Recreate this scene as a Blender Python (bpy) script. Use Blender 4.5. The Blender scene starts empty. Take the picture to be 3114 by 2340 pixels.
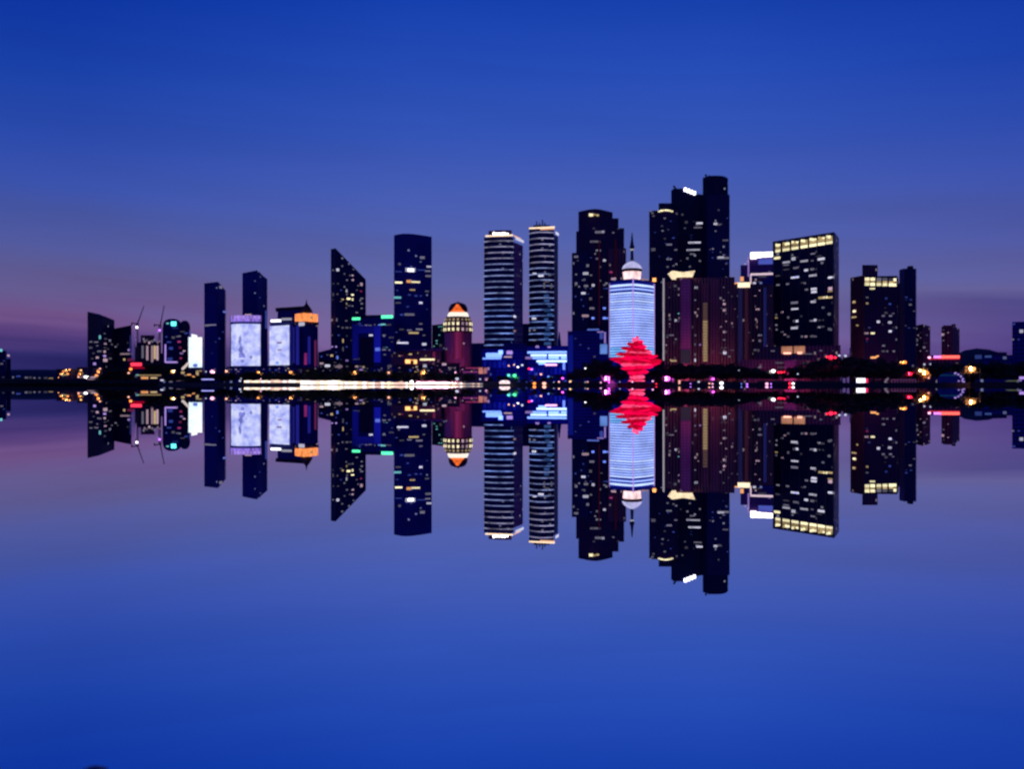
import bpy, bmesh, math, random
from mathutils import Vector, Matrix
R = math.radians
rnd = random.Random(7)
S = bpy.context.scene
C = S.collection

# ------------------------------------------------------------------ camera, exposure, sky
F = 2700.0            # focal length in photograph pixels (3114 wide)
H = 0.6               # camera height above the water
def lin(r, g, b):
    f = lambda c: (c/255/12.92) if c/255 <= .04045 else ((c/255+.055)/1.055)**2.4
    return (f(r), f(g), f(b), 1)
cam = bpy.data.cameras.new('camera'); co = bpy.data.objects.new('camera', cam); C.objects.link(co)
cam.sensor_width = 36; cam.lens = 36*F/3114; cam.clip_start = .05; cam.clip_end = 90000
co.location = (0, 0, H); co.rotation_euler = (R(90), 0, 0)
S.camera = co
cam.dof.use_dof = True; cam.dof.focus_distance = 4.8; cam.dof.aperture_fstop = 2.8     # focused short of the city: the skyline is a little soft
S.view_settings.view_transform = 'Standard'; S.view_settings.look = 'None'
S.view_settings.exposure = 0; S.view_settings.gamma = 1
S.cycles.max_bounces = 5; S.cycles.glossy_bounces = 3; S.cycles.diffuse_bounces = 2
S.cycles.caustics_reflective = False; S.cycles.caustics_refractive = False
S.cycles.use_denoising = True
S.cycles.sample_clamp_indirect = 4

w = bpy.data.worlds.new('World'); S.world = w; w.use_nodes = True
nt = w.node_tree; nt.nodes.clear()
def N(t, k, **kw):
    n = t.nodes.new(k)
    for a, b in kw.items(): setattr(n, a, b)
    return n
def M_(t, op, a, b=None, clamp=False):
    n = N(t, 'ShaderNodeMath', operation=op); n.use_clamp = clamp
    for i, v in enumerate((a, b)):
        if v is None: continue
        if isinstance(v, (int, float)): n.inputs[i].default_value = v
        else: t.links.new(v, n.inputs[i])
    return n.outputs[0]
def ramp(t, fac, stops, interp='LINEAR'):
    n = N(t, 'ShaderNodeValToRGB'); cr = n.color_ramp; cr.interpolation = interp
    while len(cr.elements) > 1: cr.elements.remove(cr.elements[-1])
    cr.elements[0].position = stops[0][0]; cr.elements[0].color = stops[0][1]
    for p, c in stops[1:]:
        e = cr.elements.new(p); e.color = c
    t.links.new(fac, n.inputs[0]); return n.outputs[0]
# dusk sky: colour by elevation, thin stretched cloud streaks, darker away from the afterglow
tc = N(nt, 'ShaderNodeTexCoord'); sp = N(nt, 'ShaderNodeSeparateXYZ')
nt.links.new(tc.outputs['Generated'], sp.inputs[0])
dx, dy, dz = sp.outputs
az = M_(nt, 'ABSOLUTE', M_(nt, 'SUBTRACT', dx, .05))
absz = M_(nt, 'ABSOLUTE', dz)
cmb = N(nt, 'ShaderNodeCombineXYZ')
nt.links.new(M_(nt, 'MULTIPLY', dx, 2.0), cmb.inputs[0]); nt.links.new(M_(nt, 'MULTIPLY', dy, 2.0), cmb.inputs[1])
nt.links.new(M_(nt, 'ADD', M_(nt, 'MULTIPLY', dz, 26.0), M_(nt, 'MULTIPLY', dx, 2.2)), cmb.inputs[2])
noi = N(nt, 'ShaderNodeTexNoise'); noi.inputs['Scale'].default_value = 1.0; noi.inputs['Detail'].default_value = 4
nt.links.new(cmb.outputs[0], noi.inputs['Vector'])
nz = M_(nt, 'SUBTRACT', noi.outputs[0], .5)
el = M_(nt, 'MULTIPLY', absz, M_(nt, 'ADD', 1.0, M_(nt, 'MULTIPLY', M_(nt, 'MULTIPLY', az, az), .4)))
low = M_(nt, 'SUBTRACT', 1.0, M_(nt, 'MULTIPLY', absz, 3.6), True)           # streaks live low in the sky
el = M_(nt, 'ADD', el, M_(nt, 'MULTIPLY', M_(nt, 'MULTIPLY', nz, .12), low))
mid = [(0.00, lin(92, 72, 130)), (.030, lin(120, 92, 148)), (.055, lin(126, 101, 155)), (.085, lin(112, 105, 160)), (.115, lin(98, 103, 164)),
       (.16, lin(84, 98, 172)), (.215, lin(70, 93, 180)), (.27, lin(52, 84, 182)), (.33, lin(38, 76, 180)), (.40, lin(22, 64, 174)), (.48, lin(12, 50, 160)), (1, lin(6, 30, 120))]
left = [(0.00, lin(30, 30, 92)), (.030, lin(52, 46, 110)), (.055, lin(88, 64, 126)), (.075, lin(112, 82, 136)), (.10, lin(102, 92, 146)), (.13, lin(92, 92, 152)),
        (.17, lin(76, 88, 160)), (.215, lin(60, 82, 168)), (.27, lin(42, 73, 170)), (.33, lin(26, 65, 168)), (.40, lin(12, 52, 160)), (.48, lin(6, 42, 148)), (1, lin(5, 26, 110))]
right = [(0.00, lin(50, 42, 105)), (.030, lin(80, 64, 134)), (.055, lin(86, 74, 142)), (.075, lin(80, 75, 142)), (.10, lin(100, 94, 150)), (.13, lin(88, 90, 154)),
        (.17, lin(74, 86, 164)), (.215, lin(62, 82, 170)), (.27, lin(44, 74, 172)), (.33, lin(26, 64, 170)), (.40, lin(14, 54, 162)), (.48, lin(8, 44, 150)), (1, lin(5, 26, 110))]
ca = ramp(nt, el, mid); cl_ = ramp(nt, el, left); cr_ = ramp(nt, el, right)
ms = N(nt, 'ShaderNodeMix', data_type='RGBA'); nt.links.new(M_(nt, 'GREATER_THAN', dx, .05), ms.inputs[0]); nt.links.new(cl_, ms.inputs[6]); nt.links.new(cr_, ms.inputs[7]); cb = ms.outputs[2]
azf = M_(nt, 'MULTIPLY', M_(nt, 'SUBTRACT', az, .16), 3.2, True)
mx = N(nt, 'ShaderNodeMix', data_type='RGBA'); nt.links.new(azf, mx.inputs[0]); nt.links.new(ca, mx.inputs[6]); nt.links.new(cb, mx.inputs[7])
bright = M_(nt, 'ADD', 1.0, M_(nt, 'MULTIPLY', nz, M_(nt, 'ADD', .16, M_(nt, 'MULTIPLY', low, .55))))
bg = N(nt, 'ShaderNodeBackground'); out = N(nt, 'ShaderNodeOutputWorld')
nt.links.new(mx.outputs[2], bg.inputs[0]); nt.links.new(bright, bg.inputs[1]); nt.links.new(bg.outputs[0], out.inputs[0])

# ------------------------------------------------------------------ placing helpers
def X(px, D): return (px-1557)/F*D
def Z(py, D): return H+(1170-py)/F*D
def P(px, D): return Vector((X(px, D), D))
GZ = 1.9     # height of the land above the water

def tag(o, label=None, cat=None, group=None, kind=None):
    for k, v in (('label', label), ('category', cat), ('group', group), ('kind', kind)):
        if v: o[k] = v
    return o
def empty(name, loc, label, cat, group=None):
    o = bpy.data.objects.new(name, None); C.objects.link(o); o.location = loc; o.empty_display_size = 2
    return tag(o, label, cat, group)
def link_mesh(name, me, mat, parent=None, loc=None):
    o = bpy.data.objects.new(name, me); C.objects.link(o)
    if mat and not me.materials: me.materials.append(mat)
    if parent: o.parent = parent; o.location = -parent.location if loc is None else loc
    elif loc is not None: o.location = loc
    return o
def smooth(me):
    for p in me.polygons: p.use_smooth = True

# ------------------------------------------------------------------ materials
def newmat(name, sampling=None):
    m = bpy.data.materials.new(name); m.use_nodes = True; m.node_tree.nodes.clear()
    if sampling: m.cycles.emission_sampling = sampling
    return m, m.node_tree
def plain(name, col, rough=.7, var=.3, scale=.6, spec=.4, metal=0, bump=0):
    m, t = newmat(name)
    o = N(t, 'ShaderNodeOutputMaterial'); b = N(t, 'ShaderNodeBsdfPrincipled')
    c = N(t, 'ShaderNodeTexCoord'); n = N(t, 'ShaderNodeTexNoise'); n.inputs['Scale'].default_value = scale; n.inputs['Detail'].default_value = 5
    t.links.new(c.outputs['Object'], n.inputs['Vector'])
    rp = ramp(t, n.outputs[0], [(.25, tuple(x*(1-var) for x in col)+(1,)), (.75, tuple(min(1, x*(1+var)) for x in col)+(1,))])
    t.links.new(rp, b.inputs['Base Color']); b.inputs['Roughness'].default_value = rough; b.inputs['Specular IOR Level'].default_value = spec
    b.inputs['Metallic'].default_value = metal
    t.links.new(b.outputs[0], o.inputs[0]); return m
def glow(name, col, strength, vary=.6, sampling='NONE', tex=0, scale=.2, stretch=(1, 1, 1)):
    """a lamp, lit window or lit panel: emission, a little different from object to object"""
    m, t = newmat(name, sampling)
    o = N(t, 'ShaderNodeOutputMaterial'); e = N(t, 'ShaderNodeEmission'); e.inputs[0].default_value = (*col, 1)
    oi = N(t, 'ShaderNodeObjectInfo')
    s = M_(t, 'MULTIPLY', M_(t, 'ADD', 1-vary, M_(t, 'MULTIPLY', oi.outputs['Random'], 1.4*vary)), strength)
    if tex:
        c = N(t, 'ShaderNodeTexCoord'); mp = N(t, 'ShaderNodeMapping'); mp.inputs['Scale'].default_value = stretch
        n = N(t, 'ShaderNodeTexNoise'); n.inputs['Scale'].default_value = scale; n.inputs['Detail'].default_value = 4
        t.links.new(c.outputs['Object'], mp.inputs[0]); t.links.new(mp.outputs[0], n.inputs['Vector'])
        f = M_(t, 'ADD', 1-tex, M_(t, 'MULTIPLY', M_(t, 'MULTIPLY', M_(t, 'SUBTRACT', n.outputs[0], .3), 2.5, True), 2*tex))
        s = M_(t, 'MULTIPLY', s, f)
    t.links.new(s, e.inputs[1]); t.links.new(e.outputs[0], o.inputs[0]); return m
def facade(name, wall, glass, fl=3.6, cw=3.2, lit=.02, litcol=(.8, .8, 1), lits=.28, rough=.35, gu=.15, gv=.3, tower=True):
    """wall with a window grid (UV in metres); a few dim windows are lit"""
    m, t = newmat(name, 'NONE')
    o = N(t, 'ShaderNodeOutputMaterial'); b = N(t, 'ShaderNodeBsdfPrincipled')
    uv = N(t, 'ShaderNodeUVMap'); sx = N(t, 'ShaderNodeSeparateXYZ'); t.links.new(uv.outputs[0], sx.inputs[0])
    u = M_(t, 'DIVIDE', sx.outputs[0], cw); v = M_(t, 'DIVIDE', sx.outputs[1], fl)
    fu = M_(t, 'FRACT', u); fv = M_(t, 'FRACT', v)
    def band(f, a, bb): return M_(t, 'MULTIPLY', M_(t, 'GREATER_THAN', f, a), M_(t, 'LESS_THAN', f, bb))
    mask = M_(t, 'MULTIPLY', band(fu, gu, 1-gu*.5), band(fv, gv, .92))
    cm = N(t, 'ShaderNodeCombineXYZ'); t.links.new(M_(t, 'FLOOR', u), cm.inputs[0]); t.links.new(M_(t, 'FLOOR', v), cm.inputs[1])
    wn = N(t, 'ShaderNodeTexWhiteNoise'); wn.noise_dimensions = '2D'; t.links.new(cm.outputs[0], wn.inputs['Vector'])
    sc = N(t, 'ShaderNodeSeparateColor'); t.links.new(wn.outputs['Color'], sc.inputs[0])
    mb = N(t, 'ShaderNodeMix', data_type='RGBA'); mb.inputs[6].default_value = (*wall, 1); mb.inputs[7].default_value = (*glass, 1)
    t.links.new(mask, mb.inputs[0])
    no = N(t, 'ShaderNodeTexNoise'); no.inputs['Scale'].default_value = .03; no.inputs['Detail'].default_value = 4
    tcc = N(t, 'ShaderNodeTexCoord'); t.links.new(tcc.outputs['Object'], no.inputs['Vector'])
    hs = N(t, 'ShaderNodeHueSaturation'); t.links.new(mb.outputs[2], hs.inputs['Color']); t.links.new(M_(t, 'ADD', .55, M_(t, 'MULTIPLY', no.outputs[0], .9)), hs.inputs['Value'])
    t.links.new(hs.outputs[0], b.inputs['Base Color'])
    t.links.new(M_(t, 'SUBTRACT', rough+.25, M_(t, 'MULTIPLY', mask, .35)), b.inputs['Roughness'])
    b.inputs['Specular IOR Level'].default_value = .10
    litm = M_(t, 'GREATER_THAN', sc.outputs[0], 1-lit)
    st = M_(t, 'MULTIPLY', M_(t, 'MULTIPLY', mask, litm), M_(t, 'MULTIPLY', M_(t, 'ADD', .15, sc.outputs[1]), lits))
    b.inputs['Emission Color'].default_value = (*litcol, 1); t.links.new(st, b.inputs['Emission Strength'])
    t.links.new(b.outputs[0], o.inputs[0]); return m
FM = dict(
 navy=facade('navy_glass', (.008, .008, .06), (.012, .014, .13), lit=.012, lits=.2),
 navyblue=facade('deep_blue_glass', (.010, .010, .13), (.018, .02, .34), lit=.01, lits=.3, litcol=(.5, .6, 1)),
 black=facade('black_glass', (.006, .006, .045), (.008, .009, .075), lit=.012, lits=.3),
 dark=facade('dark_tower_cladding', (.04, .010, .07), (.014, .010, .075), cw=3.6, fl=3.3, lit=.02, lits=.2),
 plum=facade('plum_stone', (.24, .08, .14), (.10, .03, .08), cw=3.0, fl=3.2, gu=.35, gv=.1, lit=.02, lits=.2, litcol=(1, .7, .7)),
 plumdark=facade('dark_plum_stone', (.17, .06, .11), (.05, .02, .06), cw=3.4, fl=3.2, gu=.35, gv=.1, lit=.035, lits=.28, litcol=(1, .75, .8)),
 mauve=facade('mauve_stone', (.58, .15, .33), (.45, .10, .28), cw=4.0, fl=3.2, lit=.0, lits=.0),
 lilac=facade('lilac_stone', (.22, .08, .30), (.10, .04, .20), cw=3.2, fl=3.2, lit=.01, lits=.3),
 bluepod=facade('blue_podium_glass', (.01, .012, .22), (.012, .02, .5), cw=4, fl=4, lit=.03, lits=.4, litcol=(.2, .3, 1)),
 teal=facade('teal_cladding', (.012, .05, .07), (.010, .03, .05), cw=3, fl=3.3, lit=.03, lits=.2, litcol=(.4, .8, .8)),
 low=facade('low_rise_wall', (.05, .014, .06), (.012, .008, .04), cw=3.4, fl=3.4, lit=.05, lits=.6, litcol=(1, .75, .6)),
 office=facade('office_glass', (.010, .010, .05), (.008, .010, .08), cw=4.4, fl=4.0, lit=.02, lits=.2),
 white=facade('pale_wall', (.35, .3, .4), (.2, .2, .3), lit=0, lits=0),
)
G = dict(
 W=glow('window_cool_white', (.80, .78, 1), .78, .5), w=glow('window_dim_white', (.62, .58, .82), .22, .8),
 Y=glow('window_warm', (1, .88, .52), 1.3, .35), y=glow('window_dim_gold', (1, .72, .35), .5),
 O=glow('window_orange', (1, .42, .15), 1.2), P=glow('window_pink', (.95, .62, .8), .5), V=glow('window_violet', (.55, .35, 1), .7),
 B=glow('window_blue', (.16, .26, 1), 1.3), b=glow('window_dim_blue', (.10, .16, .9), .28, .7), T=glow('window_teal', (.25, .85, .9), .7),
 R=glow('window_red', (1, .05, .10), 1.2), M=glow('window_magenta', (.8, .08, .35), .35),
)
def lampset(mul, samp, pre):
    return {k: glow(pre+k, c, v*mul, .25, samp) for k, c, v in (('white', (.92, .88, .95), 3.2), ('warm', (1, .36, .10), 2.6), ('orange', (1, .26, .05), 2.4), ('peach', (1, .45, .34), 2.0), ('pink', (1, .45, .72), 1.9),
        ('magenta', (.95, .10, .9), 3.4), ('green', (.10, 1, .45), 1.8), ('cyan', (.12, .75, .8), 1.8), ('teal', (.10, .85, .78), 2.6), ('red', (1, .015, .05), 3.5), ('blue', (.15, .3, 1), 2.4), ('violet', (.5, .16, 1), 2.6),
        ('dim', (.6, .65, .85), 1.2), ('gold', (1, .55, .18), 2.2))}
L = lampset(1, 'NONE', 'lamp_'); LL = lampset(55, 'AUTO', 'reflector_')
metal = plain('grey_metal', (.05, .05, .06), .45, .2, 2, metal=.6)
concrete = plain('quay_concrete', (.07, .06, .06), .85, .4, .3)
roofmat = plain('roof_felt', (.02, .018, .03), .9, .4, .2)

# ------------------------------------------------------------------ the setting: water, land, far hills
def sheet(name, pts, z, mat):
    me = bpy.data.meshes.new(name); me.from_pydata([(p[0], p[1], z) for p in pts], [], [range(len(pts))]); me.update()
    o = link_mesh(name, me, mat); return tag(o, kind='structure')
m, t = newmat('still_water'); o_ = N(t, 'ShaderNodeOutputMaterial'); g_ = N(t, 'ShaderNodeBsdfAnisotropic'); g_.inputs['Roughness'].default_value = 0.0
g_.inputs['Color'].default_value = (.97, .975, .985, 1); t.links.new(g_.outputs[0], o_.inputs[0]); water = m
sheet('water', [(-40000, -2000), (40000, -2000), (40000, 60000), (-40000, 60000)], 0, water)
shore = [(-3000, 1000), (-200, 960), (480, 940), (700, 895), (1470, 880), (1560, 770), (1720, 665), (1880, 590), (2020, 580), (2500, 560), (2960, 520), (3300, 420), (5600, 330)]
front = [P(a, d) for a, d in shore]
topv = [(p.x, p.y+3.5, GZ-.2) for p in front]; lowv = [(p.x, p.y, -.6) for p in front]
back = [(30000, 5000, GZ-.2), (30000, 40000, GZ-.2), (-30000, 40000, GZ-.2), (-30000, 5000, GZ-.2)]
vs = topv+lowv+back; n = len(front)
fs = [(i, n+i, n+i+1, i+1) for i in range(n-1)]+[tuple(range(n))+tuple(range(2*n, 2*n+4))]
me = bpy.data.meshes.new('ground'); me.from_pydata(vs, [], fs); me.update()
bm = bmesh.new(); bm.from_mesh(me); bmesh.ops.recalc_face_normals(bm, faces=bm.faces); bmesh.ops.triangulate(bm, faces=[f for f in bm.faces if len(f.verts) > 4]); bm.to_mesh(me); bm.free()
tag(link_mesh('ground', me, plain('shore_ground', (.012, .012, .014), .9, .5, .05)), kind='structure')
# road behind the promenade
def strip(name, pl, w0, z, mat):
    a = [P(px, d) for px, d in pl]; vs = [(p.x, p.y, z) for p in a]+[(p.x, p.y+w0, z) for p in a]; k = len(a)
    me = bpy.data.meshes.new(name); me.from_pydata(vs, [], [(i, i+1, k+i+1, k+i) for i in range(k-1)]); me.update()
    return tag(link_mesh(name, me, mat), kind='structure')
strip('road', [(-400, 985), (480, 965), (700, 930), (1470, 912), (1560, 800), (1720, 700)], 12, GZ-.19, plain('asphalt', (.03, .03, .032), .9, .3, 1))

def hill(name, x0, x1, D, tops, depth=700):
    """rounded far ridge; tops are photograph rows of its skyline"""
    k = len(tops); vs = []; rows = ((0, 0), (.25, .75), (.5, 1), (1, 0))
    for r, (dd, hh) in enumerate(rows):
        for i, ty in enumerate(tops):
            px = x0+(x1-x0)*i/(k-1); d = D+depth*dd
            z = (Z(ty, D+depth*.5))*hh*(1+rnd.uniform(-.01, .01)) if hh else 0
            vs.append((X(px, D+depth*.5), d, z))
    fs = [(r*k+i, r*k+i+1, (r+1)*k+i+1, (r+1)*k+i) for r in range(3) for i in range(k-1)]
    me = bpy.data.meshes.new(name); me.from_pydata(vs, [], fs); me.update(); smooth(me)
    return tag(link_mesh(name, me, plain(name+'_scrub', (.012, .014, .03), .95, .4, .01)), kind='structure')
hill('hills', -300, 700, 3200, [1136, 1130, 1127, 1126, 1127, 1125, 1124, 1126, 1124, 1122, 1124, 1126, 1128, 1132, 1140])
hill('hills', 2860, 3300, 3000, [1105, 1085, 1066, 1060, 1064, 1078, 1082, 1080, 1076, 1076, 1079, 1084, 1090])

# ------------------------------------------------------------------ shape helpers
def prism_mesh(name, pts, tops, z0, roof=True):
    """vertical-sided solid on a footprint; tops: height of each corner; UV in metres"""
    k = len(pts); area = sum(pts[i].x*pts[(i+1) % k].y-pts[(i+1) % k].x*pts[i].y for i in range(k))
    if area < 0: pts = pts[::-1]; tops = tops[::-1]
    vs = [(p.x, p.y, z0) for p in pts]+[(p.x, p.y, h) for p, h in zip(pts, tops)]
    fs = [(i, (i+1) % k, k+(i+1) % k, k+i) for i in range(k)]+[tuple(range(k, 2*k)), tuple(range(k-1, -1, -1))]
    me = bpy.data.meshes.new(name); me.from_pydata(vs, [], fs)
    uv = me.uv_layers.new(name='UVMap').data; acc = 0; li = 0
    for i in range(k):
        l = (pts[(i+1) % k]-pts[i]).length; vv = [(acc, 0), (acc+l, 0), (acc+l, tops[(i+1) % k]-z0), (acc, tops[i]-z0)]
        for q in range(4): uv[li].uv = vv[q]; li += 1
        acc += l
    while li < len(uv): uv[li].uv = (.01, .01); li += 1
    me.update(); return me
def back_off(p, t): return p*(1+t/p.y)
def quad(L_, C_, R_): return [L_, C_, R_, L_+R_-C_]                 # corner tower: left, near corner, right
def slab(a, b, t): return [a, b, back_off(b, t), back_off(a, t)]    # frontal block of thickness t
def arc(L_, R_, bulge, t, n=9):
    """front bulging towards the viewer"""
    mid_ = (L_+R_)/2; d = R_-L_; nr = Vector((d.y, -d.x)).normalized()
    if nr.y > 0: nr = -nr
    pts = [L_+d*(i/n)+nr*bulge*(1-(2*i/n-1)**2) for i in range(n+1)]
    return pts+[back_off(R_, t), back_off(L_, t)]
unit = {}
def unit_box(mat):
    if mat.name not in unit:
        me = bpy.data.meshes.new('pane_'+mat.name); bm = bmesh.new(); bmesh.ops.create_cube(bm, size=1); bm.to_mesh(me); bm.free()
        me.materials.append(mat); unit[mat.name] = me
    return unit[mat.name]
def box(name, mat, cx, cy, cz, sx, sy, sz, parent=None, rz=0):
    o = bpy.data.objects.new(name, unit_box(mat)); C.objects.link(o)
    off = parent.location if parent else Vector((0, 0, 0))
    if parent: o.parent = parent
    o.location = Vector((cx, cy, cz))-off; o.scale = (sx, sy, sz); o.rotation_euler[2] = rz; return o
def lathe(name, prof, mat, parent, cx, cy, n=24, sm=True):
    vs = []; k = len(prof)
    for j in range(n):
        a = 2*math.pi*j/n
        for r, z in prof: vs.append((cx+r*math.cos(a), cy+r*math.sin(a), z))
    fs = [(j*k+i, ((j+1) % n)*k+i, ((j+1) % n)*k+i+1, j*k+i+1) for j in range(n) for i in range(k-1)]
    fs += [tuple(j*k for j in range(n))[::-1], tuple(j*k+k-1 for j in range(n))]
    me = bpy.data.meshes.new(name); me.from_pydata(vs, [], fs); me.update()
    bm = bmesh.new(); bm.from_mesh(me); bmesh.ops.remove_doubles(bm, verts=bm.verts, dist=1e-4); bmesh.ops.recalc_face_normals(bm, faces=bm.faces); bm.to_mesh(me); bm.free()
    if sm: smooth(me)
    return link_mesh(name, me, mat, parent)
def beam_mesh(name, segs, th):
    bm = bmesh.new()
    for a, b in segs:
        a = Vector(a); b = Vector(b); d = b-a
        mtx = Matrix.Translation((a+b)/2) @ d.to_track_quat('Z', 'Y').to_matrix().to_4x4() @ Matrix.Diagonal((th, th, d.length, 1))
        bmesh.ops.create_cube(bm, size=1, matrix=mtx)
    me = bpy.data.meshes.new(name); bm.to_mesh(me); bm.free(); return me

class Bld:
    def __init__(s, name, label, cat, px, D, group=None):
        s.root = empty(name, (X(px, D), D, GZ), label, cat, group); s.D = D; s.faces = {}
    def block(s, part, pts, tops, mat='navy', base=None, key=None):
        """tops: photograph row(s) of the top edge at each footprint corner"""
        if not isinstance(tops, (list, tuple)): tops = [Z(tops, min(p.y for p in pts))]*len(pts)
        else:
            tops = list(tops)
            tops = [Z(tt, p.y) for tt, p in zip(tops, pts)]
        z0 = GZ-.4 if base is None else Z(base, min(p.y for p in pts))
        me = prism_mesh(part, pts, tops, z0)
        mm = FM[mat] if isinstance(mat, str) else mat
        o = link_mesh(part, me, mm, s.root)
        s.pts = pts; return o
    def face(s, a, b): s.f = (a, b); return s
    def hit(s, px):
        a, b = s.f; d = b-a; r = Vector(((px-1557)/F, 1.0))
        den = r.x*d.y-r.y*d.x; tt = (a.x*d.y-a.y*d.x)/den
        return r*tt, d
    def put(s, px, py, w=6, h=5, mat='W', part='window', out=.12, thick=.3):
        p, d = s.hit(px); e = d.normalized(); nr = Vector((e.y, -e.x))
        if nr.dot(p) > 0: nr = -nr
        ray = p.normalized(); ws = w/F*p.y/max(.25, abs(e.dot(Vector((ray.y, -ray.x))))*1.0)*1.0
        c = p+nr*out; mm = G.get(mat) or L.get(mat) if isinstance(mat, str) else mat
        return box(part, mm, c.x, c.y, Z(py, p.y), ws, thick, h/F*p.y, s.root, math.atan2(e.y, e.x))
    def wins(s, items, default='W', w=6, h=5):
        for it in items:
            q = list(it)+[None]*5; s.put(q[0], q[1], (q[2] or w)*.92, (q[3] or h)*(.8 if (q[3] or h) > 4 else 1), q[4] or default)
    def scatter(s, n, x0, x1, y0, y1, mat='w', cw=8, fl=8.5, w=5, h=4, slope=0):
        used = set(); n = int(n*.5)
        for _ in range(n*4):
            if len(used) >= n: break
            i = rnd.randrange(max(1, int((x1-x0)/cw))); j = rnd.randrange(max(1, int((y1-y0)/fl)))
            if (i, j) in used: continue
            used.add((i, j)); s.put(x0+cw*(i+.5), y0+fl*(j+.5)+slope*(i*cw), w*rnd.choice((.7, 1, 1, 1.3)), h*rnd.uniform(.55, .85), rnd.choice(mat))

# ------------------------------------------------------------------ buildings, from the far left of the bay to the right
# edge of town, far left
b = Bld('apartment_block', 'dark block cut by the far left edge of the picture with a pink roof lamp', 'building', 8, 1100)
b.block('wall', slab(P(-60, 1100), P(19, 1100), 25), 1067, 'navy'); b.block('annex', slab(P(19.5, 1104), P(33, 1104), 20), 1092, 'navy')
b.face(P(-60, 1100), P(19, 1100)); b.put(3, 1066, 7, 8, 'T', 'roof_sign'); b.put(26, 1082, 6, 6, 'P', 'roof_lamp'); b.wins([(5, 1107, 8, 4, 'w'), (12, 1098, 5, 4, 'b')])
# slanted-roof dark tower
b = Bld('office_tower', 'dark tower with a sloping roof at the left end of the skyline', 'tower', 307, 1400)
pts = quad(P(266, 1425), P(312, 1400), P(348, 1440)); b.block('wall', pts, [948, 963, 974, 956], 'black')
b.face(pts[0], pts[1]); b.wins([(304, 1026, 5, 14, 'T'), (277, 1040, 8, 5, 'w'), (293, 1041, 12, 4, 'w'), (276, 1058, 10, 6, 'w'), (302, 1069, 12, 5, 'w'), (296, 1088, 8, 8, 'P'), (288, 1107, 8, 9, 'V'), (281, 1091, 7, 4, 'w'), (296, 1052, 6, 3, 'w'), (285, 1075, 7, 3, 'w')])
b.face(pts[1], pts[2]); b.wins([(321, 1031, 8, 6, 'w'), (334, 1036, 6, 8, 'w'), (320, 1046, 7, 5, 'P'), (319, 1058, 7, 6, 'w'), (318, 1070, 6, 8, 'P'), (318, 1083, 8, 8, 'V'), (320, 1096, 12, 12, 'P'), (335, 1091, 8, 6, 'w'), (318, 1015, 5, 4, 'w'), (340, 1048, 5, 4, 'w'), (328, 1062, 5, 4, 'w')])
b = Bld('office_tower', 'short dark tower with a lit canopy beside the sloping-roof tower', 'tower', 374, 1460)
pts = slab(P(346, 1450), P(400, 1440), 30); b.block('wall', pts, [1000, 989, 989, 1000], 'black')
b.face(pts[0], pts[1]); b.wins([(383, 1077, 34, 6, 'P'), (393, 1065, 9, 8, 'V'), (378, 1094, 6, 9, 'y'), (352, 1055, 6, 4, 'w'), (358, 1048, 5, 4, 'w')])
b.put(397, 1050, 4, 60, 'b', 'edge_light')
# building site with floodlit columns
b = Bld('construction_site', 'unfinished building with floodlit columns under two cranes', 'building', 448, 1430)
pts = slab(P(410, 1440), P(494, 1430), 40); b.block('floors', pts, [1042, 1040, 1040, 1042], 'dark')
b.block('core', slab(P(428, 1445), P(470, 1445), 20), 1020, 'plumdark')
b.face(pts[0], pts[1])
for px, hh, k in ((434, 38, 'w'), (448, 44, 'P'), (463, 52, 'P'), (479, 44, 'P'), (471, 40, 'y')): b.put(px, 1052+hh/2, 6, hh, k, 'column_light')  # floodlight on the columns painted as emissive strips
for px, py in ((440, 1031), (447, 1028), (454, 1035), (463, 1031), (470, 1026), (480, 1034), (486, 1030), (437, 1024)): b.put(px, py+8, 5, 7, rnd.choice('PPw'), 'work_light')
b.put(484, 1011, 12, 5, 'V', 'work_light'); b.put(492, 1045, 3, 60, 'V', 'edge_light'); b.put(414, 1030, 3, 50, 'V', 'edge_light')
def crane(px, D, base_y, piv, tip, label, lampmat):
    r = empty('tower_crane', (X(px, D), D, GZ), label, 'crane', 'cranes over the building site')
    x = X(px, D); zt = Z(piv[1], D); s_ = 1.3
    segs = []
    zz = GZ
    while zz < zt: 
        for sx in (-s_, s_):
            for sy in (-s_, s_): segs.append(((x+sx, D+sy, zz), (x+sx, D+sy, min(zz+6, zt))))
        segs.append(((x-s_, D-s_, zz), (x+s_, D-s_, min(zz+6, zt)))); zz += 6
    link_mesh('mast', beam_mesh('mast', segs, .5), metal, r)
    a = Vector((X(piv[0], D), D, zt)); e = Vector((X(tip[0], D), D, Z(tip[1], D))); segs = []; kk = 12
    for off in (Vector((0, 1, 0)), Vector((0, -1, 0)), Vector((.9, 0, .5))): segs.append((a+off, e+off*.3))
    for i in range(kk):
        p0 = a.lerp(e, i/kk); p1 = a.lerp(e, (i+1)/kk); segs.append((p0+Vector((0, 1-i/kk*.7, 0)), p1+Vector((.6, 0, .4))))
    link_mesh('jib', beam_mesh('jib', segs, .55), metal, r)
    link_mesh('counter_jib', beam_mesh('counter_jib', [(a, a+Vector((-9, 0, 1))), (a+Vector((-9, 0, -2)), a+Vector((-9, 0, 2)))], 1.6), metal, r)
    box('cab', unit_mat_dark, a.x+1.6, D-2, zt-1, 2, 2.2, 2.4, r)
    box('work_lamp', L[lampmat], a.x, D-2.2, zt-6 if lampmat == 'white' else zt-8, 3.4, 1, 3.4, r)
unit_mat_dark = plain('crane_paint', (.12, .03, .03), .5, .2, 2)
crane(417, 1425, 1010, (418, 985), (437, 932), 'luffing crane with a bright white lamp, the left of the two cranes', 'white')
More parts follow.
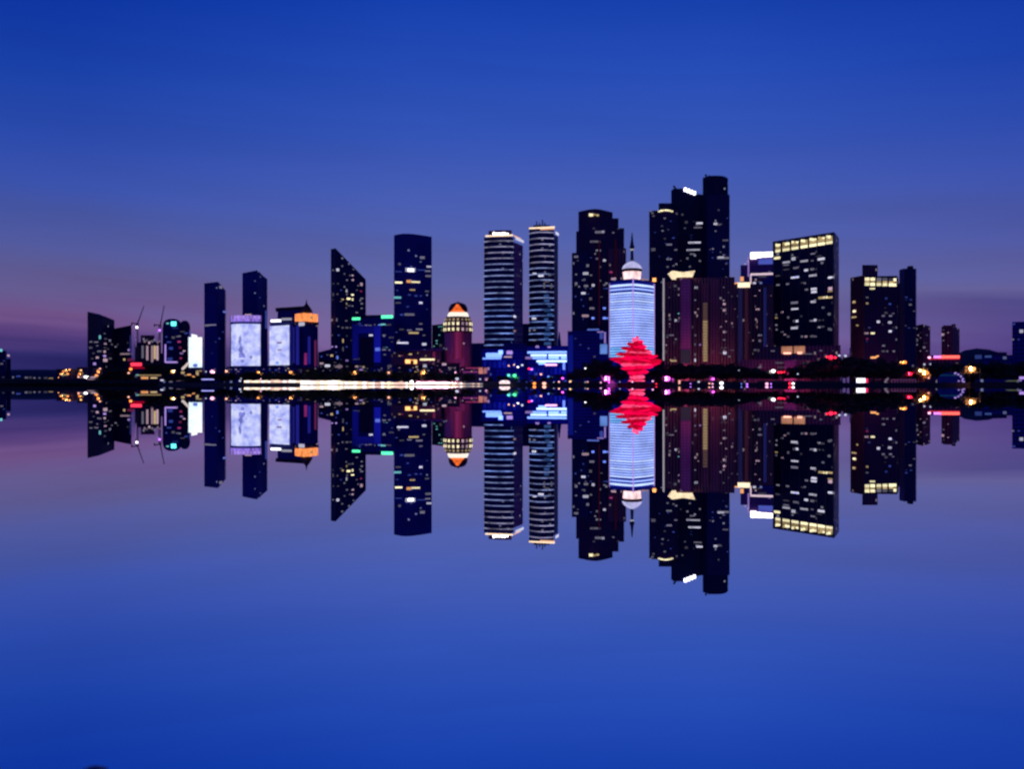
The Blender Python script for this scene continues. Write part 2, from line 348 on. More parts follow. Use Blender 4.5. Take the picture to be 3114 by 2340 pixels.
crane(486, 1425, 1010, (487, 990), (499, 930), 'reddish luffing crane without a bright lamp, right of its twin', 'violet')
# twin round-topped towers with a teal lamp
b = Bld('round_topped_tower', 'round-topped tower with a teal crown lamp and blue edge lights', 'tower', 535, 1380)
cx, cy = X(524, 1390), 1390.0; rr = 28/F*1390
lathe('shaft', [(rr, GZ-.4), (rr, Z(1000, 1390)), (rr*.93, Z(985, 1390)), (rr*.75, Z(976, 1390)), (rr*.4, Z(971, 1390)), (.4, Z(970, 1390))], FM['navyblue'], b.root, cx, cy)
cx2, cy2 = X(562, 1400), 1400.0; r2 = 15.5/F*1400
lathe('round_wing', [(r2, GZ-.4), (r2, Z(995, 1400)), (r2*.85, Z(984, 1400)), (r2*.5, Z(977, 1400)), (.4, Z(975, 1400))], FM['dark'], b.root, cx2, cy2)
b.face(P(494, 1388-rr), P(580, 1388-rr))
b.put(528, 985, 14, 13, 'teal', 'crown_lamp'); b.put(510, 984, 8, 4, 'T', 'crown_lamp'); b.put(533, 998, 16, 4, 'b', 'crown_lamp')
b.wins([(527, 1027, 10, 8, 'w'), (540, 1024, 8, 5, 'w'), (547, 1023, 6, 5, 'w'), (506, 1025, 6, 6, 'b'), (514, 1041, 14, 5, 'b'), (520, 1060, 12, 10, 'b'), (545, 1040, 10, 7, 'M'), (548, 1058, 8, 8, 'M'), (552, 1075, 10, 6, 'V'), (550, 1090, 8, 8, 'M'), (560, 1068, 8, 5, 'P'), (517, 1093, 16, 12, 'b'), (555, 1009, 14, 3, 'w'), (566, 1014, 10, 4, 'b'), (572, 1025, 6, 5, 'b'), (572, 1052, 5, 5, 'w'), (538, 1101, 5, 4, 'w')])
b.put(503, 1075, 4, 55, 'V', 'edge_light'); b.put(521, 1102, 36, 5, 'V', 'edge_light'); b.put(577, 1040, 3, 70, 'b', 'edge_light')
# bright white screen building
def screen_mat(name, c1, c2, c3, strength, scale):
    m, t = newmat(name, 'AUTO'); o = N(t, 'ShaderNodeOutputMaterial'); e = N(t, 'ShaderNodeEmission')
    uv = N(t, 'ShaderNodeTexCoord'); n = N(t, 'ShaderNodeTexNoise'); n.inputs['Scale'].default_value = scale; n.inputs['Detail'].default_value = 6; n.inputs['Roughness'].default_value = .62
    t.links.new(uv.outputs['Object'], n.inputs['Vector'])
    t.links.new(ramp(t, n.outputs[0], [(.32, (*c1, 1)), (.45, (*c2, 1)), (.6, (*c3, 1))]), e.inputs[0]); e.inputs[1].default_value = strength
    t.links.new(e.outputs[0], o.inputs[0]); return m
scrA = screen_mat('led_screen_white', (.35, .6, 1), (.75, .9, 1), (.95, .97, 1), 1.15, .05)
scrB = screen_mat('led_screen_lavender', (.26, .29, .82), (.44, .48, .95), (.68, .72, .98), 1.02, .09)
b = Bld('screen_building', 'low block fully covered by a glaring white light screen', 'building', 593, 1330)
pts = slab(P(571, 1335), P(618, 1330), 25); b.block('wall', pts, 1027, 'navy')
f0, f1 = P(573, 1332), P(615, 1327); b.block('light_screen', slab(f0, f1, 1.2), [1026, 1026, 1026, 1026], scrA, base=1118)
b.block('roof_lantern', slab(P(582, 1334), P(600, 1334), 12), [1016, 1020, 1020, 1016], scrA, base=1026)
b.face(f0, f1); b.put(594, 1112, 12, 9, 'B', 'logo_light', .25)
b = Bld('ramp_canopy', 'sloping pale lit canopy in front of the white screen building', 'canopy', 564, 1290)
link_mesh('roof', beam_mesh('roof', [((X(554, 1290), 1290, Z(1124, 1290)), (X(574, 1290), 1290, Z(1104, 1290)))], 3), glow('canopy_light', (.9, .75, .7), .7, 0), b.root)
link_mesh('post', beam_mesh('post', [((X(572, 1290), 1291, GZ), (X(572, 1290), 1291, Z(1108, 1290)))], 1), metal, b.root)
# dark twin slabs
b = Bld('office_tower', 'dark blue notched tower left of the lavender screens', 'tower', 655, 1250)
pts = [P(621, 1262), P(663, 1250), P(672, 1258), P(684, 1268), P(687, 1290), P(640, 1300)]
b.block('wall', pts, [862, 857, 872, 882, 884, 866], 'navyblue')
b.face(pts[0], pts[1]); b.wins([(640, 989, 36, 5, 'w'), (630, 991, 14, 4, 'w'), (653, 989, 10, 5, 'w'), (656, 1040, 5, 5, 'b'), (645, 1075, 4, 3, 'b')])
b.face(pts[1], pts[3]); b.wins([(682, 949, 8, 6, 'B'), (667, 1030, 5, 5, 'b'), (678, 1010, 4, 3, 'b')]); b.put(671, 874, 8, 8, 'w', 'roof_light')
b = Bld('office_tower', 'tall dark blue tower rising behind the wider lavender screen', 'tower', 775, 1320)
pts = [P(737, 1332), P(783, 1320), P(800, 1335), P(813, 1345), P(813, 1375), P(755, 1375)]
b.block('wall', pts, [831, 822, 839, 849, 850, 832], 'navyblue')
b.face(pts[1], pts[3]); b.wins([(790, 906, 3, 3, 'b'), (806, 1030, 3, 3, 'b')]); b.put(809, 1010, 4, 130, 'b', 'edge_light')
# wide curved screen building
b = Bld('screen_building', 'curved building wrapped in a wide lavender light screen with a violet crown', 'building', 748, 1200)
pts = arc(P(700, 1215), P(795, 1210), 9, 30); b.block('wall', pts, 960, 'navyblue')
sp = arc(P(703, 1212.5), P(792, 1207.5), 9, 1); b.block('light_screen', sp, 985, scrB, base=1113)
crownm = glow('crown_violet', (.32, .2, .85), .85, 0, tex=.7, scale=.5, stretch=(1, 1, .1))
b.block('crown_band', arc(P(702, 1212.5), P(794, 1207.5), 9, 1), 959, crownm, base=978)
b.face(P(703, 1208), P(792, 1203)); 
for i in range(9): b.put(709+i*10, 966, 5, 9, 'V', 'crown_light', 7.5-abs(i-4)**2*.42)
b.face(P(703, 1200), P(792, 1195)); b.put(755, 957, 20, 3, 'P', 'crown_light')
def blobs(b, items, mat, out=.2):
    r2_ = random.Random(3)
    for px, py, ww, hh in items:
        p, d = b.hit(px); e = d.normalized(); sx, sz = ww/F*p.y/2, hh/F*p.y/2; k = 14; pts_ = []
        nr = Vector((e.y, -e.x)); nr = -nr if nr.dot(p) > 0 else nr
        for i in range(k):
            a = i/k*6.283; q_ = r2_.uniform(.6, 1.15); pts_.append((e.x*sx*math.cos(a)*q_, e.y*sx*math.cos(a)*q_, sz*math.sin(a)*q_))
        c0 = p+nr*out; vs = [(c0.x+v[0], c0.y+v[1], Z(py, p.y)+v[2]) for v in pts_]; vs += [(v[0]-nr.x*.15, v[1]-nr.y*.15, v[2]) for v in vs]
        me = bpy.data.meshes.new('screen_picture'); me.from_pydata(vs, [], [tuple(range(k)), tuple(range(2*k-1, k-1, -1))]+[(i, k+i, k+(i+1) % k, (i+1) % k) for i in range(k)]); link_mesh('screen_picture', me, mat, b.root)
picm = glow('screen_picture', (.20, .21, .66), 1.0, .2, tex=.35, scale=.4)
blobs(b, ((732, 1064, 18, 26), (736, 1082, 26, 18), (730, 1038, 9, 34), (738, 1098, 12, 12), (763, 1087, 8, 10)), picm, .25)
b.block('side_wing', slab(P(795.5, 1222), P(814, 1224), 20), 1000, 'navyblue')
# second screen building
b = Bld('screen_building', 'narrow building with a lavender light screen and a white roofline strip', 'building', 852, 1190)
pts = [P(822, 1200), P(888, 1190), P(890, 1215), P(824, 1225)]; b.block('wall', pts, [979, 978, 978, 979], 'navyblue')
b.block('light_screen', [P(819, 1197), P(880, 1188), P(880, 1189.5), P(819, 1198.5)], [993, 989, 989, 993], scrB, base=1111)
b.face(P(820, 1197), P(888, 1188)); b.put(839, 976, 30, 7, 'white', 'roofline_strip'); b.put(872, 971, 30, 7, 'W', 'roofline_strip', .4); b.put(852, 984, 60, 5, 'b', 'roofline_band')
b.put(844, 1104, 8, 8, 'B', 'screen_picture', .6); b.put(851, 1065, 12, 4, 'V', 'screen_picture', .6); b.put(850, 1043, 14, 5, 'V', 'screen_picture', .6)
b = Bld('apartment_block', 'dark flat-topped block standing behind the white roofline strip', 'building', 880, 1300)
pts = slab(P(844, 1305), P(922, 1295), 35); b.block('wall', pts, [938, 933, 933, 938], 'navyblue')
b.block('roof_slab', slab(P(838, 1302), P(926, 1292), 40), [937, 931, 931, 937], roofmat, base=940)
# orange crowned building
b = Bld('hotel_tower', 'tower with a glowing orange crown and a pointed dark spire', 'tower', 930, 1210)
pts = quad(P(886, 1228), P(924, 1210), P(967, 1232)); b.block('wall', pts, 985, 'navyblue')
pc = quad(P(897, 1226), P(925, 1206), P(967, 1230)); b.block('crown', pc, 952, glow('crown_orange', (1, .30, .09), 1.1, 0, tex=.45, scale=.25, stretch=(1, 1, .4)), base=977)
b.block('crown_base', quad(P(893, 1227), P(925, 1208), P(969, 1231)), 976, 'plum', base=986)
cx, cy = X(932, 1235), 1235.0
lathe('spire', [(8.6, Z(952, 1235)), (8.2, Z(946, 1235)), (4.5, Z(933, 1235)), (1.2, Z(924, 1235)), (.25, Z(911, 1235))], roofmat, b.root, cx, cy, 4, False)
b.face(pts[0], pts[1]); b.put(919, 986, 17, 11, 'W', 'crown_lamp', 1); ww1 = glow('wall_wash_indigo', (.03, .03, .5), .34, .2, tex=.9, scale=.05, stretch=(1, 1, .5)); b.put(891, 1050, 10, 110, ww1, 'wall_light'); b.put(905, 1050, 9, 120, ww1, 'wall_light')  # soft columns of light on the wall painted as emissive strips
b.face(pts[1], pts[2]); b.put(964, 989, 6, 9, 'P', 'crown_lamp', .6); b.put(940, 1066, 8, 84, ww1, 'wall_light'); b.put(929, 1092, 8, 36, glow('wall_wash_magenta', (.6, .05, .35), .3, .2, tex=.9, scale=.08), 'wall_light'); b.put(959, 1075, 6, 80, glow('wall_wash_plum', (.5, .06, .3), .2, .3), 'wall_light')  # wall strips here are painted light too, not lamps
b.put(940, 967, 7, 8, 'y', 'crown_arch', 4.5)
b = Bld('low_block', 'low dark block between the orange crown and the slant-topped tower', 'building', 988, 1260)
b.block('wall', slab(P(968, 1265), P(1006, 1255), 30), [1072, 1062, 1062, 1072], 'navyblue'); b.face(P(968, 1265), P(1006, 1255)); b.wins([(978, 1085, 6, 4, 'b'), (996, 1080, 5, 3, 'w')])
# slant-topped tower
b = Bld('office_tower', 'blade-shaped dark tower whose roof slopes steeply down to the right', 'tower', 1055, 1230)
pts = [P(1006, 1240), P(1020, 1232), P(1112, 1250), P(1113, 1290), P(1012, 1285)]
b.block('wall', pts, [758, 755, 850, 856, 762], 'navy')
b.face(pts[1], pts[2])
b.wins([(1027, 821, 9, 10, 'W'), (1028, 863, 7, 4, 'w'), (1072, 838, 6, 5, 'P'), (1064, 838, 5, 4, 'w'), (1073, 852, 7, 6, 'P'), (1055, 852, 6, 5, 'w'), (1099, 865, 8, 12, 'P'), (1089, 869, 4, 4, 'w'), (1098, 886, 6, 6, 'M'),
 (1054, 885, 5, 12, 'W'), (1055, 896, 5, 6, 'w'), (1072, 897, 9, 4, 'Y'), (1060, 909, 12, 8, 'Y'), (1072, 911, 5, 10, 'Y'), (1042, 911, 7, 4, 'y'), (1026, 895, 5, 7, 'w'), (1062, 930, 10, 4, 'w'), (1072, 931, 5, 5, 'w'), (1054, 924, 4, 8, 'y'), (1053, 937, 4, 5, 'w'),
 (1100, 908, 9, 4, 'w'), (1100, 924, 7, 6, 'w'), (1100, 938, 6, 5, 'w'), (1024, 973, 4, 12, 'w'), (1042, 997, 7, 6, 'w'), (1055, 997, 9, 5, 'w'), (1066, 997, 5, 5, 'w'), (1043, 1037, 4, 14, 'y'), (1043, 1062, 4, 16, 'w'), (1022, 1055, 6, 5, 'V'), (1026, 1088, 6, 12, 'B'), (1022, 1072, 5, 4, 'b'), (1055, 1097, 8, 6, 'V'), (1054, 1055, 5, 4, 'b'), (1030, 1020, 6, 4, 'b'), (1086, 1005, 5, 4, 'b')])
b.scatter(16, 1025, 1105, 870, 1100, 'wwb')
b.face(pts[0], pts[1]); b.wins([(1013, 822, 5, 5, 'w'), (1014, 863, 6, 4, 'w'), (1013, 896, 5, 12, 'w'), (1012, 912, 5, 4, 'w'), (1009, 974, 6, 8, 'P'), (1009, 1020, 6, 5, 'w'), (1010, 1055, 5, 5, 'V'), (1009, 1082, 8, 8, 'y')])
# green sign building
b = Bld('office_building', 'blue-lit building with two green roof signs and a dark arch', 'building', 1135, 1120)
pts = slab(P(1070, 1130), P(1200, 1115), 35); b.block('wall', pts, [972, 964, 964, 972], 'navyblue')
b.block('roof_step', slab(P(1112, 1135), P(1160, 1130), 15), 958, 'navy')
b.face(pts[0], pts[1])
b.put(1084, 970, 24, 8, 'green', 'roof_sign', 1); b.put(1178, 964, 34, 9, 'green', 'roof_sign', 1, 1)
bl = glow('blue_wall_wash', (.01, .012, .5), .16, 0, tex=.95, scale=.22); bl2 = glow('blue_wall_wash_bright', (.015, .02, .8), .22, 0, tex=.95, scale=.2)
b.put(1081, 1040, 18, 105, bl, 'blue_light_panel', .3); b.put(1148, 1048, 20, 110, bl2, 'blue_light_panel', .3); b.put(1114, 1003, 48, 22, bl, 'blue_light_panel', .3); b.put(1149, 1063, 14, 10, 'B', 'blue_light_panel', .6)  # blue light on the wall painted as emissive patches
b.wins([(1087, 989, 6, 5, 'b'), (1094, 984, 6, 5, 'b'), (1102, 991, 4, 4, 'b'), (1116, 989, 12, 3, 'w'), (1126, 990, 10, 3, 'w'), (1134, 996, 8, 7, 'W'), (1140, 988, 4, 5, 'w'), (1112, 1006, 12, 3, 'b'), (1128, 1020, 12, 6, 'W'), (1143, 1027, 12, 4, 'b'), (1085, 1030, 7, 10, 'V'), (1083, 1067, 9, 6, 'V'), (1100, 1067, 12, 10, 'w'), (1076, 1082, 8, 6, 'w'), (1099, 1092, 34, 4, 'w'), (1125, 1082, 7, 6, 'w'), (1165, 987, 16, 4, 'T'), (1184, 988, 12, 5, 'w'), (1168, 1020, 10, 5, 'w'), (1190, 1027, 16, 4, 'w'), (1168, 1064, 12, 5, 'w'), (1184, 1065, 7, 4, 'w'), (1170, 1079, 8, 5, 'w'), (1093, 1008, 6, 6, 'V'), (1137, 1008, 6, 5, 'V'), (1087, 1050, 6, 4, 'b'), (1110, 1078, 6, 4, 'w')], 'w')
b.scatter(44, 1072, 1092, 985, 1098, 'bbVBw', 6, 7, 5, 4); b.scatter(44, 1138, 1158, 985, 1104, 'bbVB', 6, 7, 5, 4); b.scatter(24, 1092, 1138, 986, 1018, 'bbVw', 6, 7, 5, 3.5)
b.block('arch_bay', arc(P(1094, 1126), P(1136, 1122), 3, 4), 1026, 'black')
b.scatter(14, 1156, 1198, 985, 1100, 'wwT')
# tall dark tower with curved top
b = Bld('office_tower', 'tall dark blue tower with a gently arched top and one bright white window row', 'tower', 1258, 1150)
L0, R0 = P(1198, 1168), P(1313, 1178)
pts = arc(L0, R0, 10, 45, 10); k = len(pts)
tops = [716, 713, 711, 710.5, 711, 712, 713.5, 715, 717, 718.5, 720, 722, 718]
b.block('wall', pts, tops, 'navyblue')
b.face(P(1200, 1156), P(1312, 1166))
def arcput(px, *a):
    u = (px-1198)/115; o = 10*(1-(2*u-1)**2)-10; b.put(px, *a, 'window', .3+o)
for q in [(1248, 821, 30, 12, 'W'), (1249, 822, 18, 9, 'white'), (1285, 783, 14, 8, 'w'), (1305, 809, 18, 5, 'W'), (1301, 823, 20, 4, 'w'), (1302, 838, 22, 6, 'w'), (1213, 858, 22, 5, 'Y'), (1243, 856, 13, 8, 'O'), (1264, 858, 26, 5, 'Y'), (1216, 802, 7, 7, 'w'),
 (1210, 904, 22, 6, 'T'), (1212, 920, 16, 4, 'w'), (1280, 921, 10, 6, 'W'), (1245, 957, 30, 7, 'w'), (1222, 957, 10, 4, 'b'), (1275, 1002, 20, 5, 'w'), (1258, 1013, 30, 5, 'y'), (1245, 1005, 14, 4, 'w'), (1225, 1043, 34, 5, 'W'), (1214, 1037, 6, 8, 'w'), (1291, 1047, 13, 7, 'W'), (1245, 897, 9, 4, 'b'), (1265, 900, 9, 4, 'b'), (1254, 882, 16, 4, 'y'), (1300, 885, 12, 4, 'w'), (1280, 900, 7, 4, 'b'), (1209, 882, 7, 4, 'b'), (1240, 933, 8, 4, 'b'), (1280, 985, 10, 4, 'w'), (1222, 1002, 14, 4, 'w'), (1282, 821, 24, 3, 'b'), (1213, 825, 20, 3, 'b'), (1300, 940, 7, 4, 'b'), (1290, 1020, 8, 4, 'w'), (1207, 1010, 7, 3, 'b')]: arcput(*q)
b = Bld('podium_hall', 'broad reddish podium hall with golden entrance lamps below the arched tower', 'building', 1262, 1060)
pts = slab(P(1188, 1065), P(1342, 1055), 30); b.block('wall', pts, [1074, 1062, 1062, 1074], 'plum')
b.block('roof_slab', slab(P(1184, 1062), P(1346, 1052), 34), [1071, 1058, 1058, 1071], 'lilac', base=1067)
b.face(pts[0], pts[1]); b.put(1300, 1094, 44, 5, 'Y', 'canopy_light', 1); b.put(1241, 1100, 15, 12, 'gold', 'entrance_lamp', 1.2); b.put(1264, 1101, 9, 12, 'gold', 'entrance_lamp', 1.2); b.put(1252, 1096, 18, 4, 'O', 'canopy_light', .8)
b.wins([(1200, 1074, 5, 5, 'w'), (1248, 1078, 10, 5, 'y'), (1320, 1080, 8, 24, 'M')]); b.scatter(8, 1195, 1330, 1070, 1094, 'yM')
b = Bld('apartment_block', 'teal-grey block between the arched tower and the lantern-topped tower', 'building', 1332, 1180)
pts = slab(P(1314, 1185), P(1362, 1180), 35); b.block('wall', pts, [989, 984, 984, 989], 'teal'); b.face(pts[0], pts[1]); b.scatter(16, 1316, 1350, 990, 1080, 'TTw'); b.wins([(1340, 1051, 8, 10, 'w'), (1352, 1060, 6, 7, 'w'), (1334, 1078, 8, 8, 'W')])
# lantern-topped tower
D = 1090; b = Bld('lantern_tower', 'plum round tower topped by a red-orange pointed lantern and golden tiers', 'tower', 1393, D)
cx, cy = X(1393, D), float(D); q = lambda w_: w_/F*D
lathe('body', [(q(42), GZ-.4), (q(42), Z(1012, D))], FM['mauve'], b.root, cx, cy, 12, False)
lathe('gallery_tier', [(q(43.5), Z(1013, D)), (q(43), Z(995, D)), (q(41), Z(978, D)), (q(36), Z(965, D))], FM['plumdark'], b.root, cx, cy, 24)
lathe('white_collar', [(q(33), Z(966, D)), (q(31.5), Z(958, D)), (q(27), Z(949, D))], glow('collar_light', (1, .86, .74), 1.15, 0), b.root, cx, cy, 24)
lathe('dome', [(q(29), Z(951, D)), (q(28.5), Z(937, D)), (q(22), Z(926, D)), (q(10), Z(921.5, D)), (.3, Z(919.5, D))], plain('dark_red_dome', (.10, .015, .02), .5), b.root, cx, cy, 24)
link_mesh('gable_light', prism_mesh('gable_light', [Vector((cx-q(20), cy-q(29.5))), Vector((cx+q(20), cy-q(29.5))), Vector((cx+q(16), cy-q(27))), Vector((cx-q(16), cy-q(27)))], [Z(948, D)]*4, Z(952, D)), glow('gable_orange', (1, .2, .05), 1.2, 0), b.root)
gm = bpy.data.meshes.new('gable'); a_, c_ = cx-q(17), cx+q(17); y0 = cy-q(30.5); gm.from_pydata([(a_, y0, Z(948, D)), (c_, y0, Z(948, D)), (cx+q(3), y0+1, Z(928, D)), (cx-q(3), y0+1, Z(928, D)), (a_, y0+4, Z(948, D)), (c_, y0+4, Z(948, D)), (cx+q(3), y0+4, Z(928, D)), (cx-q(3), y0+4, Z(928, D))], [], [(0, 1, 2, 3), (1, 5, 6, 2), (5, 4, 7, 6), (4, 0, 3, 7), (3, 2, 6, 7)])
link_mesh('gable', gm, glow('gable_red', (1, .16, .03), .9, 0, tex=.4, scale=.3), b.root)
lathe('finial', [(.7, Z(922, D)), (.3, Z(916, D))], metal, b.root, cx, cy, 8)
for row, (yy, rad, hh) in enumerate(((987, 43.5, 9), (1004, 44, 9), (974, 40, 6))):
    for i in range(-4, 5):
        a = i*R(19)+R(3); k_ = 'Y' if i < 0 else ('P' if i in (1, 2) and row < 2 else 'Y')
        if row == 2: k_ = 'y'
        x = cx+q(rad)*math.sin(a); y = cy-q(rad)*math.cos(a)
        box('gallery_window', G[k_], x, y, Z(yy, D), q(6.5), .5, q(hh), b.root, a)
b.face(P(1350, D-q(42.5)), P(1435, D-q(42.5)))
for xx, ww, ss in ((-8, 6, .10), (-1, 9, .20), (8, 8, .15), (15, 5, .08)): box('wall_light', glow('wall_magenta', (.62, .05, .30), ss*1.2, 0, tex=.5, scale=.06), cx+q(xx), cy-q(43), (Z(1012, D)+Z(1092, D))/2, q(ww), .4, q(80), b.root)  # lit centre of the wall painted as graded glowing strips
b.wins([(1341, 1052, 5, 8, 'w'), (1357, 1062, 5, 6, 'w'), (1410, 1045, 7, 4, 'P')])
b = Bld('low_block', 'low navy block squeezed beside the plum lantern tower', 'building', 1450, 1150); b.block('wall', slab(P(1434, 1150), P(1472, 1145), 30), 1044, 'navyblue')
# striped towers
def striped(px, label, Lx, Cx, Rx, Ds, ytopL, ytopR, y0, dy, n, bulge, sidetop, kinds, baseL):
    b = Bld('striped_tower', label, 'tower', px, Ds[1], 'pair of rounded towers with horizontal light bands')
    Lp, Cp, Rp = P(Lx, Ds[0]), P(Cx, Ds[1]), P(Rx, Ds[2])
    fr = arc(Lp, Cp, bulge, 30, 12)[:13]
    pts = fr+[Rp, back_off(Rp, 20), back_off(Lp, 45)]
    tops = [ytopL+(ytopR-ytopL)*i/12 for i in range(13)]+[sidetop]*2+[ytopL+2]
    # front volume and lower side wing
    b.block('wall', fr+[back_off(Cp, 40), back_off(Lp, 40)], tops[:13]+[ytopR, ytopL], 'navy')
    b.block('side_wing', [Cp+Vector((.05, 1.0)), Rp, back_off(Rp, 30), back_off(Cp, 34)], sidetop, 'lilac' if kinds == 0 else 'navyblue')
    for i in range(n):
        y = y0+i*dy; u = i/(n-1)
        m_ = bandm[min(2, int(u*3+rnd.random()*.6))]
        dz = Z(y-1.7, Cp.y)-Z(y+1.7, Cp.y); z = Z(y, Cp.y)
        offs = []
        for j, p in enumerate(fr):
            jn = fr[min(12, j+1)]-fr[max(0, j-1)]; nr = Vector((jn.y, -jn.x)).normalized(); nr = nr if nr.y < 0 else -nr
            offs.append(p+nr*.5)
        vs = [(p.x, p.y, zz) for p in offs for zz in (z-dz/2, z+dz/2)]+[(p.x, p.y+.4, zz) for p in fr for zz in (z-dz/2, z+dz/2)]
        kk = len(fr); fs = []
        for j in range(kk-1):
            fs += [(2*j, 2*j+2, 2*j+3, 2*j+1), (2*j+1, 2*j+3, 2*kk+2*j+3, 2*kk+2*j+1), (2*j, 2*kk+2*j, 2*kk+2*j+2, 2*j+2)]
        me = bpy.data.meshes.new('light_band'); me.from_pydata(vs, [], fs); me.update(); link_mesh('light_band', me, m_, b.root)
    b.fr = fr; b.face(Lp-Vector((0, bulge)), Cp-Vector((0, bulge))); b.Lp, b.Cp, b.Rp = Lp, Cp, Rp
    return b
bandm = [glow('band_grey', (.38, .36, .60), .62, .3, tex=.8, scale=.09), glow('band_blue_grey', (.27, .33, .70), .62, .3, tex=.8, scale=.09), glow('band_blue', (.20, .32, .85), .68, .3, tex=.8, scale=.09)]
goldstrip = glow('gold_cornice', (1, .72, .5), 1.4, .1); orstrip = glow('orange_cornice', (1, .5, .3), .9, .1)
glassy = glow('glazing_blue', (.05, .13, .42), .42, .5, tex=.9, scale=.12)
b = striped(1530, 'rounded striped tower with a bright white roof sign, left of its twin', 1472, 1562, 1590, (1052, 1045, 1075), 722, 722, 733, 17.6, 20, 4, 736, 0, 1468)
b.block('roof_drum', arc(P(1486, 1060), P(1556, 1055), 3, 25), 700, 'plumdark')
f = b.f; b.face(P(1472, 1046), P(1562, 1039)); b.put(1518, 717, 84, 5, goldstrip, 'cornice_light', .4); b.face(P(1562, 1045), P(1590, 1075)); b.put(1579, 730, 24, 8, 'W', 'cornice_light', .5); b.put(1572, 722, 20, 4, orstrip, 'cornice_light', .5)
b.face(P(1472, 1045), P(1562, 1038)); 
for i, ww in enumerate((8, 9, 6, 9, 7, 5)): b.put(1502+i*8.4, 710.5+(i % 2)*1, ww*.85, 8-(i % 3)*1.2, 'white', 'sign_glyph', .6)
b.face(P(1472, 1049), P(1562, 1042)); b.wins([(1494, 752, 18, 5, 'w'), (1520, 840, 14, 8, 'B'), (1521, 836, 8, 4, 'W')])
for i in range(20):
    y = 741+i*17.6; b.put(rnd.uniform(1500, 1545), y, rnd.uniform(25, 45), 9, glassy, 'lit_glazing', -2.0)
b.face(P(1562, 1045), P(1590, 1075)); b.wins([(1565, 963, 8, 8, 'W'), (1565, 1007, 7, 7, 'P'), (1575, 840, 10, 2, 'w')])
b = striped(1650, 'rounded striped tower with an orange cornice, right of its twin', 1609, 1684, 1697, (1088, 1080, 1100), 690, 696, 708, 18.1, 19, 8, 712, 1, 1607)
b.block('roof_drum', arc(P(1622, 1095), P(1672, 1092), 3, 25), [685]*10+[686, 686], 'black')
link_mesh('antenna', beam_mesh('antenna', [((X(px, 1095), 1098, Z(690, 1095)), (X(px, 1095), 1098, Z(py, 1095))) for px, py in ((1632, 672), (1641, 677), (1650, 668), (1657, 676))], 1.3), metal, b.root)
b.face(P(1609, 1080), P(1684, 1072)); b.put(1648, 693, 78, 5, goldstrip, 'cornice_light', .5); b.put(1665, 697, 44, 4, orstrip, 'cornice_light', .9)
b.face(P(1684, 1079), P(1697, 1098)); b.put(1692, 711, 9, 8, 'W', 'cornice_light', 1)
b.face(P(1609, 1079), P(1684, 1072))
b.wins([(1626, 832, 12, 5, 'W'), (1645, 839, 18, 7, 'W'), (1672, 838, 10, 5, 'w'), (1655, 868, 5, 22, 'w'), (1664, 857, 16, 4, 'w'), (1677, 870, 5, 18, 'w'), (1664, 853, 6, 6, 'w'), (1624, 969, 14, 8, 'W'), (1611, 1006, 5, 8, 'w'), (1625, 1004, 9, 6, 'w'), (1625, 1035, 12, 5, 'w'), (1634, 1054, 10, 6, 'V'), (1638, 1055, 14, 5, 'V'), (1672, 1056, 12, 6, 'V')], 'w')
for i in range(11): b.put(rnd.uniform(1655, 1672), 900+i*14.5, rnd.uniform(12, 24), 9, glassy, 'lit_glazing', -1.2)
# blue podiums
scrP = glow('podium_light_panel', (.20, .36, 1), 2.2, .4, 'AUTO'); scrQ = glow('podium_light_panel_pale', (.42, .62, 1), 2.1, .3, 'AUTO')
b = Bld('shopping_podium', 'blue floodlit podium with a slanted pale panel under the left striped tower', 'building', 1520, 990)
pts = slab(P(1464, 1000), P(1598, 990), 35); b.block('wall', pts, 1062, 'bluepod'); b.face(pts[0], pts[1])
b.put(1502, 1081, 48, 14, scrP, 'light_panel', .5, .5); b.put(1496, 1091, 56, 4, scrP, 'light_panel', .7); b.put(1523, 1072, 13, 12, scrP, 'light_panel', .9); b.put(1550, 1073, 18, 11, 'V', 'light_panel', .7); b.put(1545, 1086, 24, 4, 'P', 'light_panel', .7)
for i in range(8): b.put(1475+i*15, 1108, 9, 22, glow('podium_bay', (.01, .02, .8), .25, .6, tex=.6, scale=.2), 'blue_light_panel', .2)  # blue floodlighting of the podium wall painted as glowing boxes
b.block('roof_step', slab(P(1530, 1010), P(1600, 1006), 20), 1046, 'navyblue')
b = Bld('shopping_podium', 'blue podium with broad bright light bands under the right striped tower', 'building', 1665, 960)
pts = slab(P(1602, 965), P(1727, 955), 35); b.block('wall', pts, 1052, 'bluepod'); b.face(pts[0], pts[1])
for y, xa, xb, k in ((1072, 1604, 1723, scrP), (1081, 1614, 1663, scrQ), (1081, 1668, 1723, scrQ), (1089, 1620, 1662, scrP), (1089, 1668, 1700, scrP), (1089, 1706, 1723, scrP), (1099, 1632, 1723, scrQ), (1106, 1638, 1660, scrP)): b.put((xa+xb)/2, y, xb-xa, 6.5, k, 'light_panel', .5, .5)
b.put(1676, 1110, 36, 6, 'pink', 'shop_sign', .8); b.put(1609, 1089, 22, 7, 'V', 'light_panel', .8); b.put(1715, 1112, 7, 26, 'B', 'blue_light_panel', .5)
for i in range(9): b.put(1612+i*13, 1128, 8, 20, glow('podium_bay', (.01, .02, .8), .25, .6, tex=.6, scale=.2), 'blue_light_panel', .2)  # floodlit wall painted as emission, as on the left podium
b.wins([(1634, 1056, 12, 6, 'V'), (1670, 1056, 10, 6, 'V')])
b = Bld('blue_spire', 'thin blue-lit spire rising beside the right striped tower', 'spire', 1701, 1000)
lathe('shaft', [(3.2, GZ), (2.6, Z(1060, 1000)), (.4, Z(1010, 1000))], FM['bluepod'], b.root, X(1701, 1000), 1000.0, 8, False)
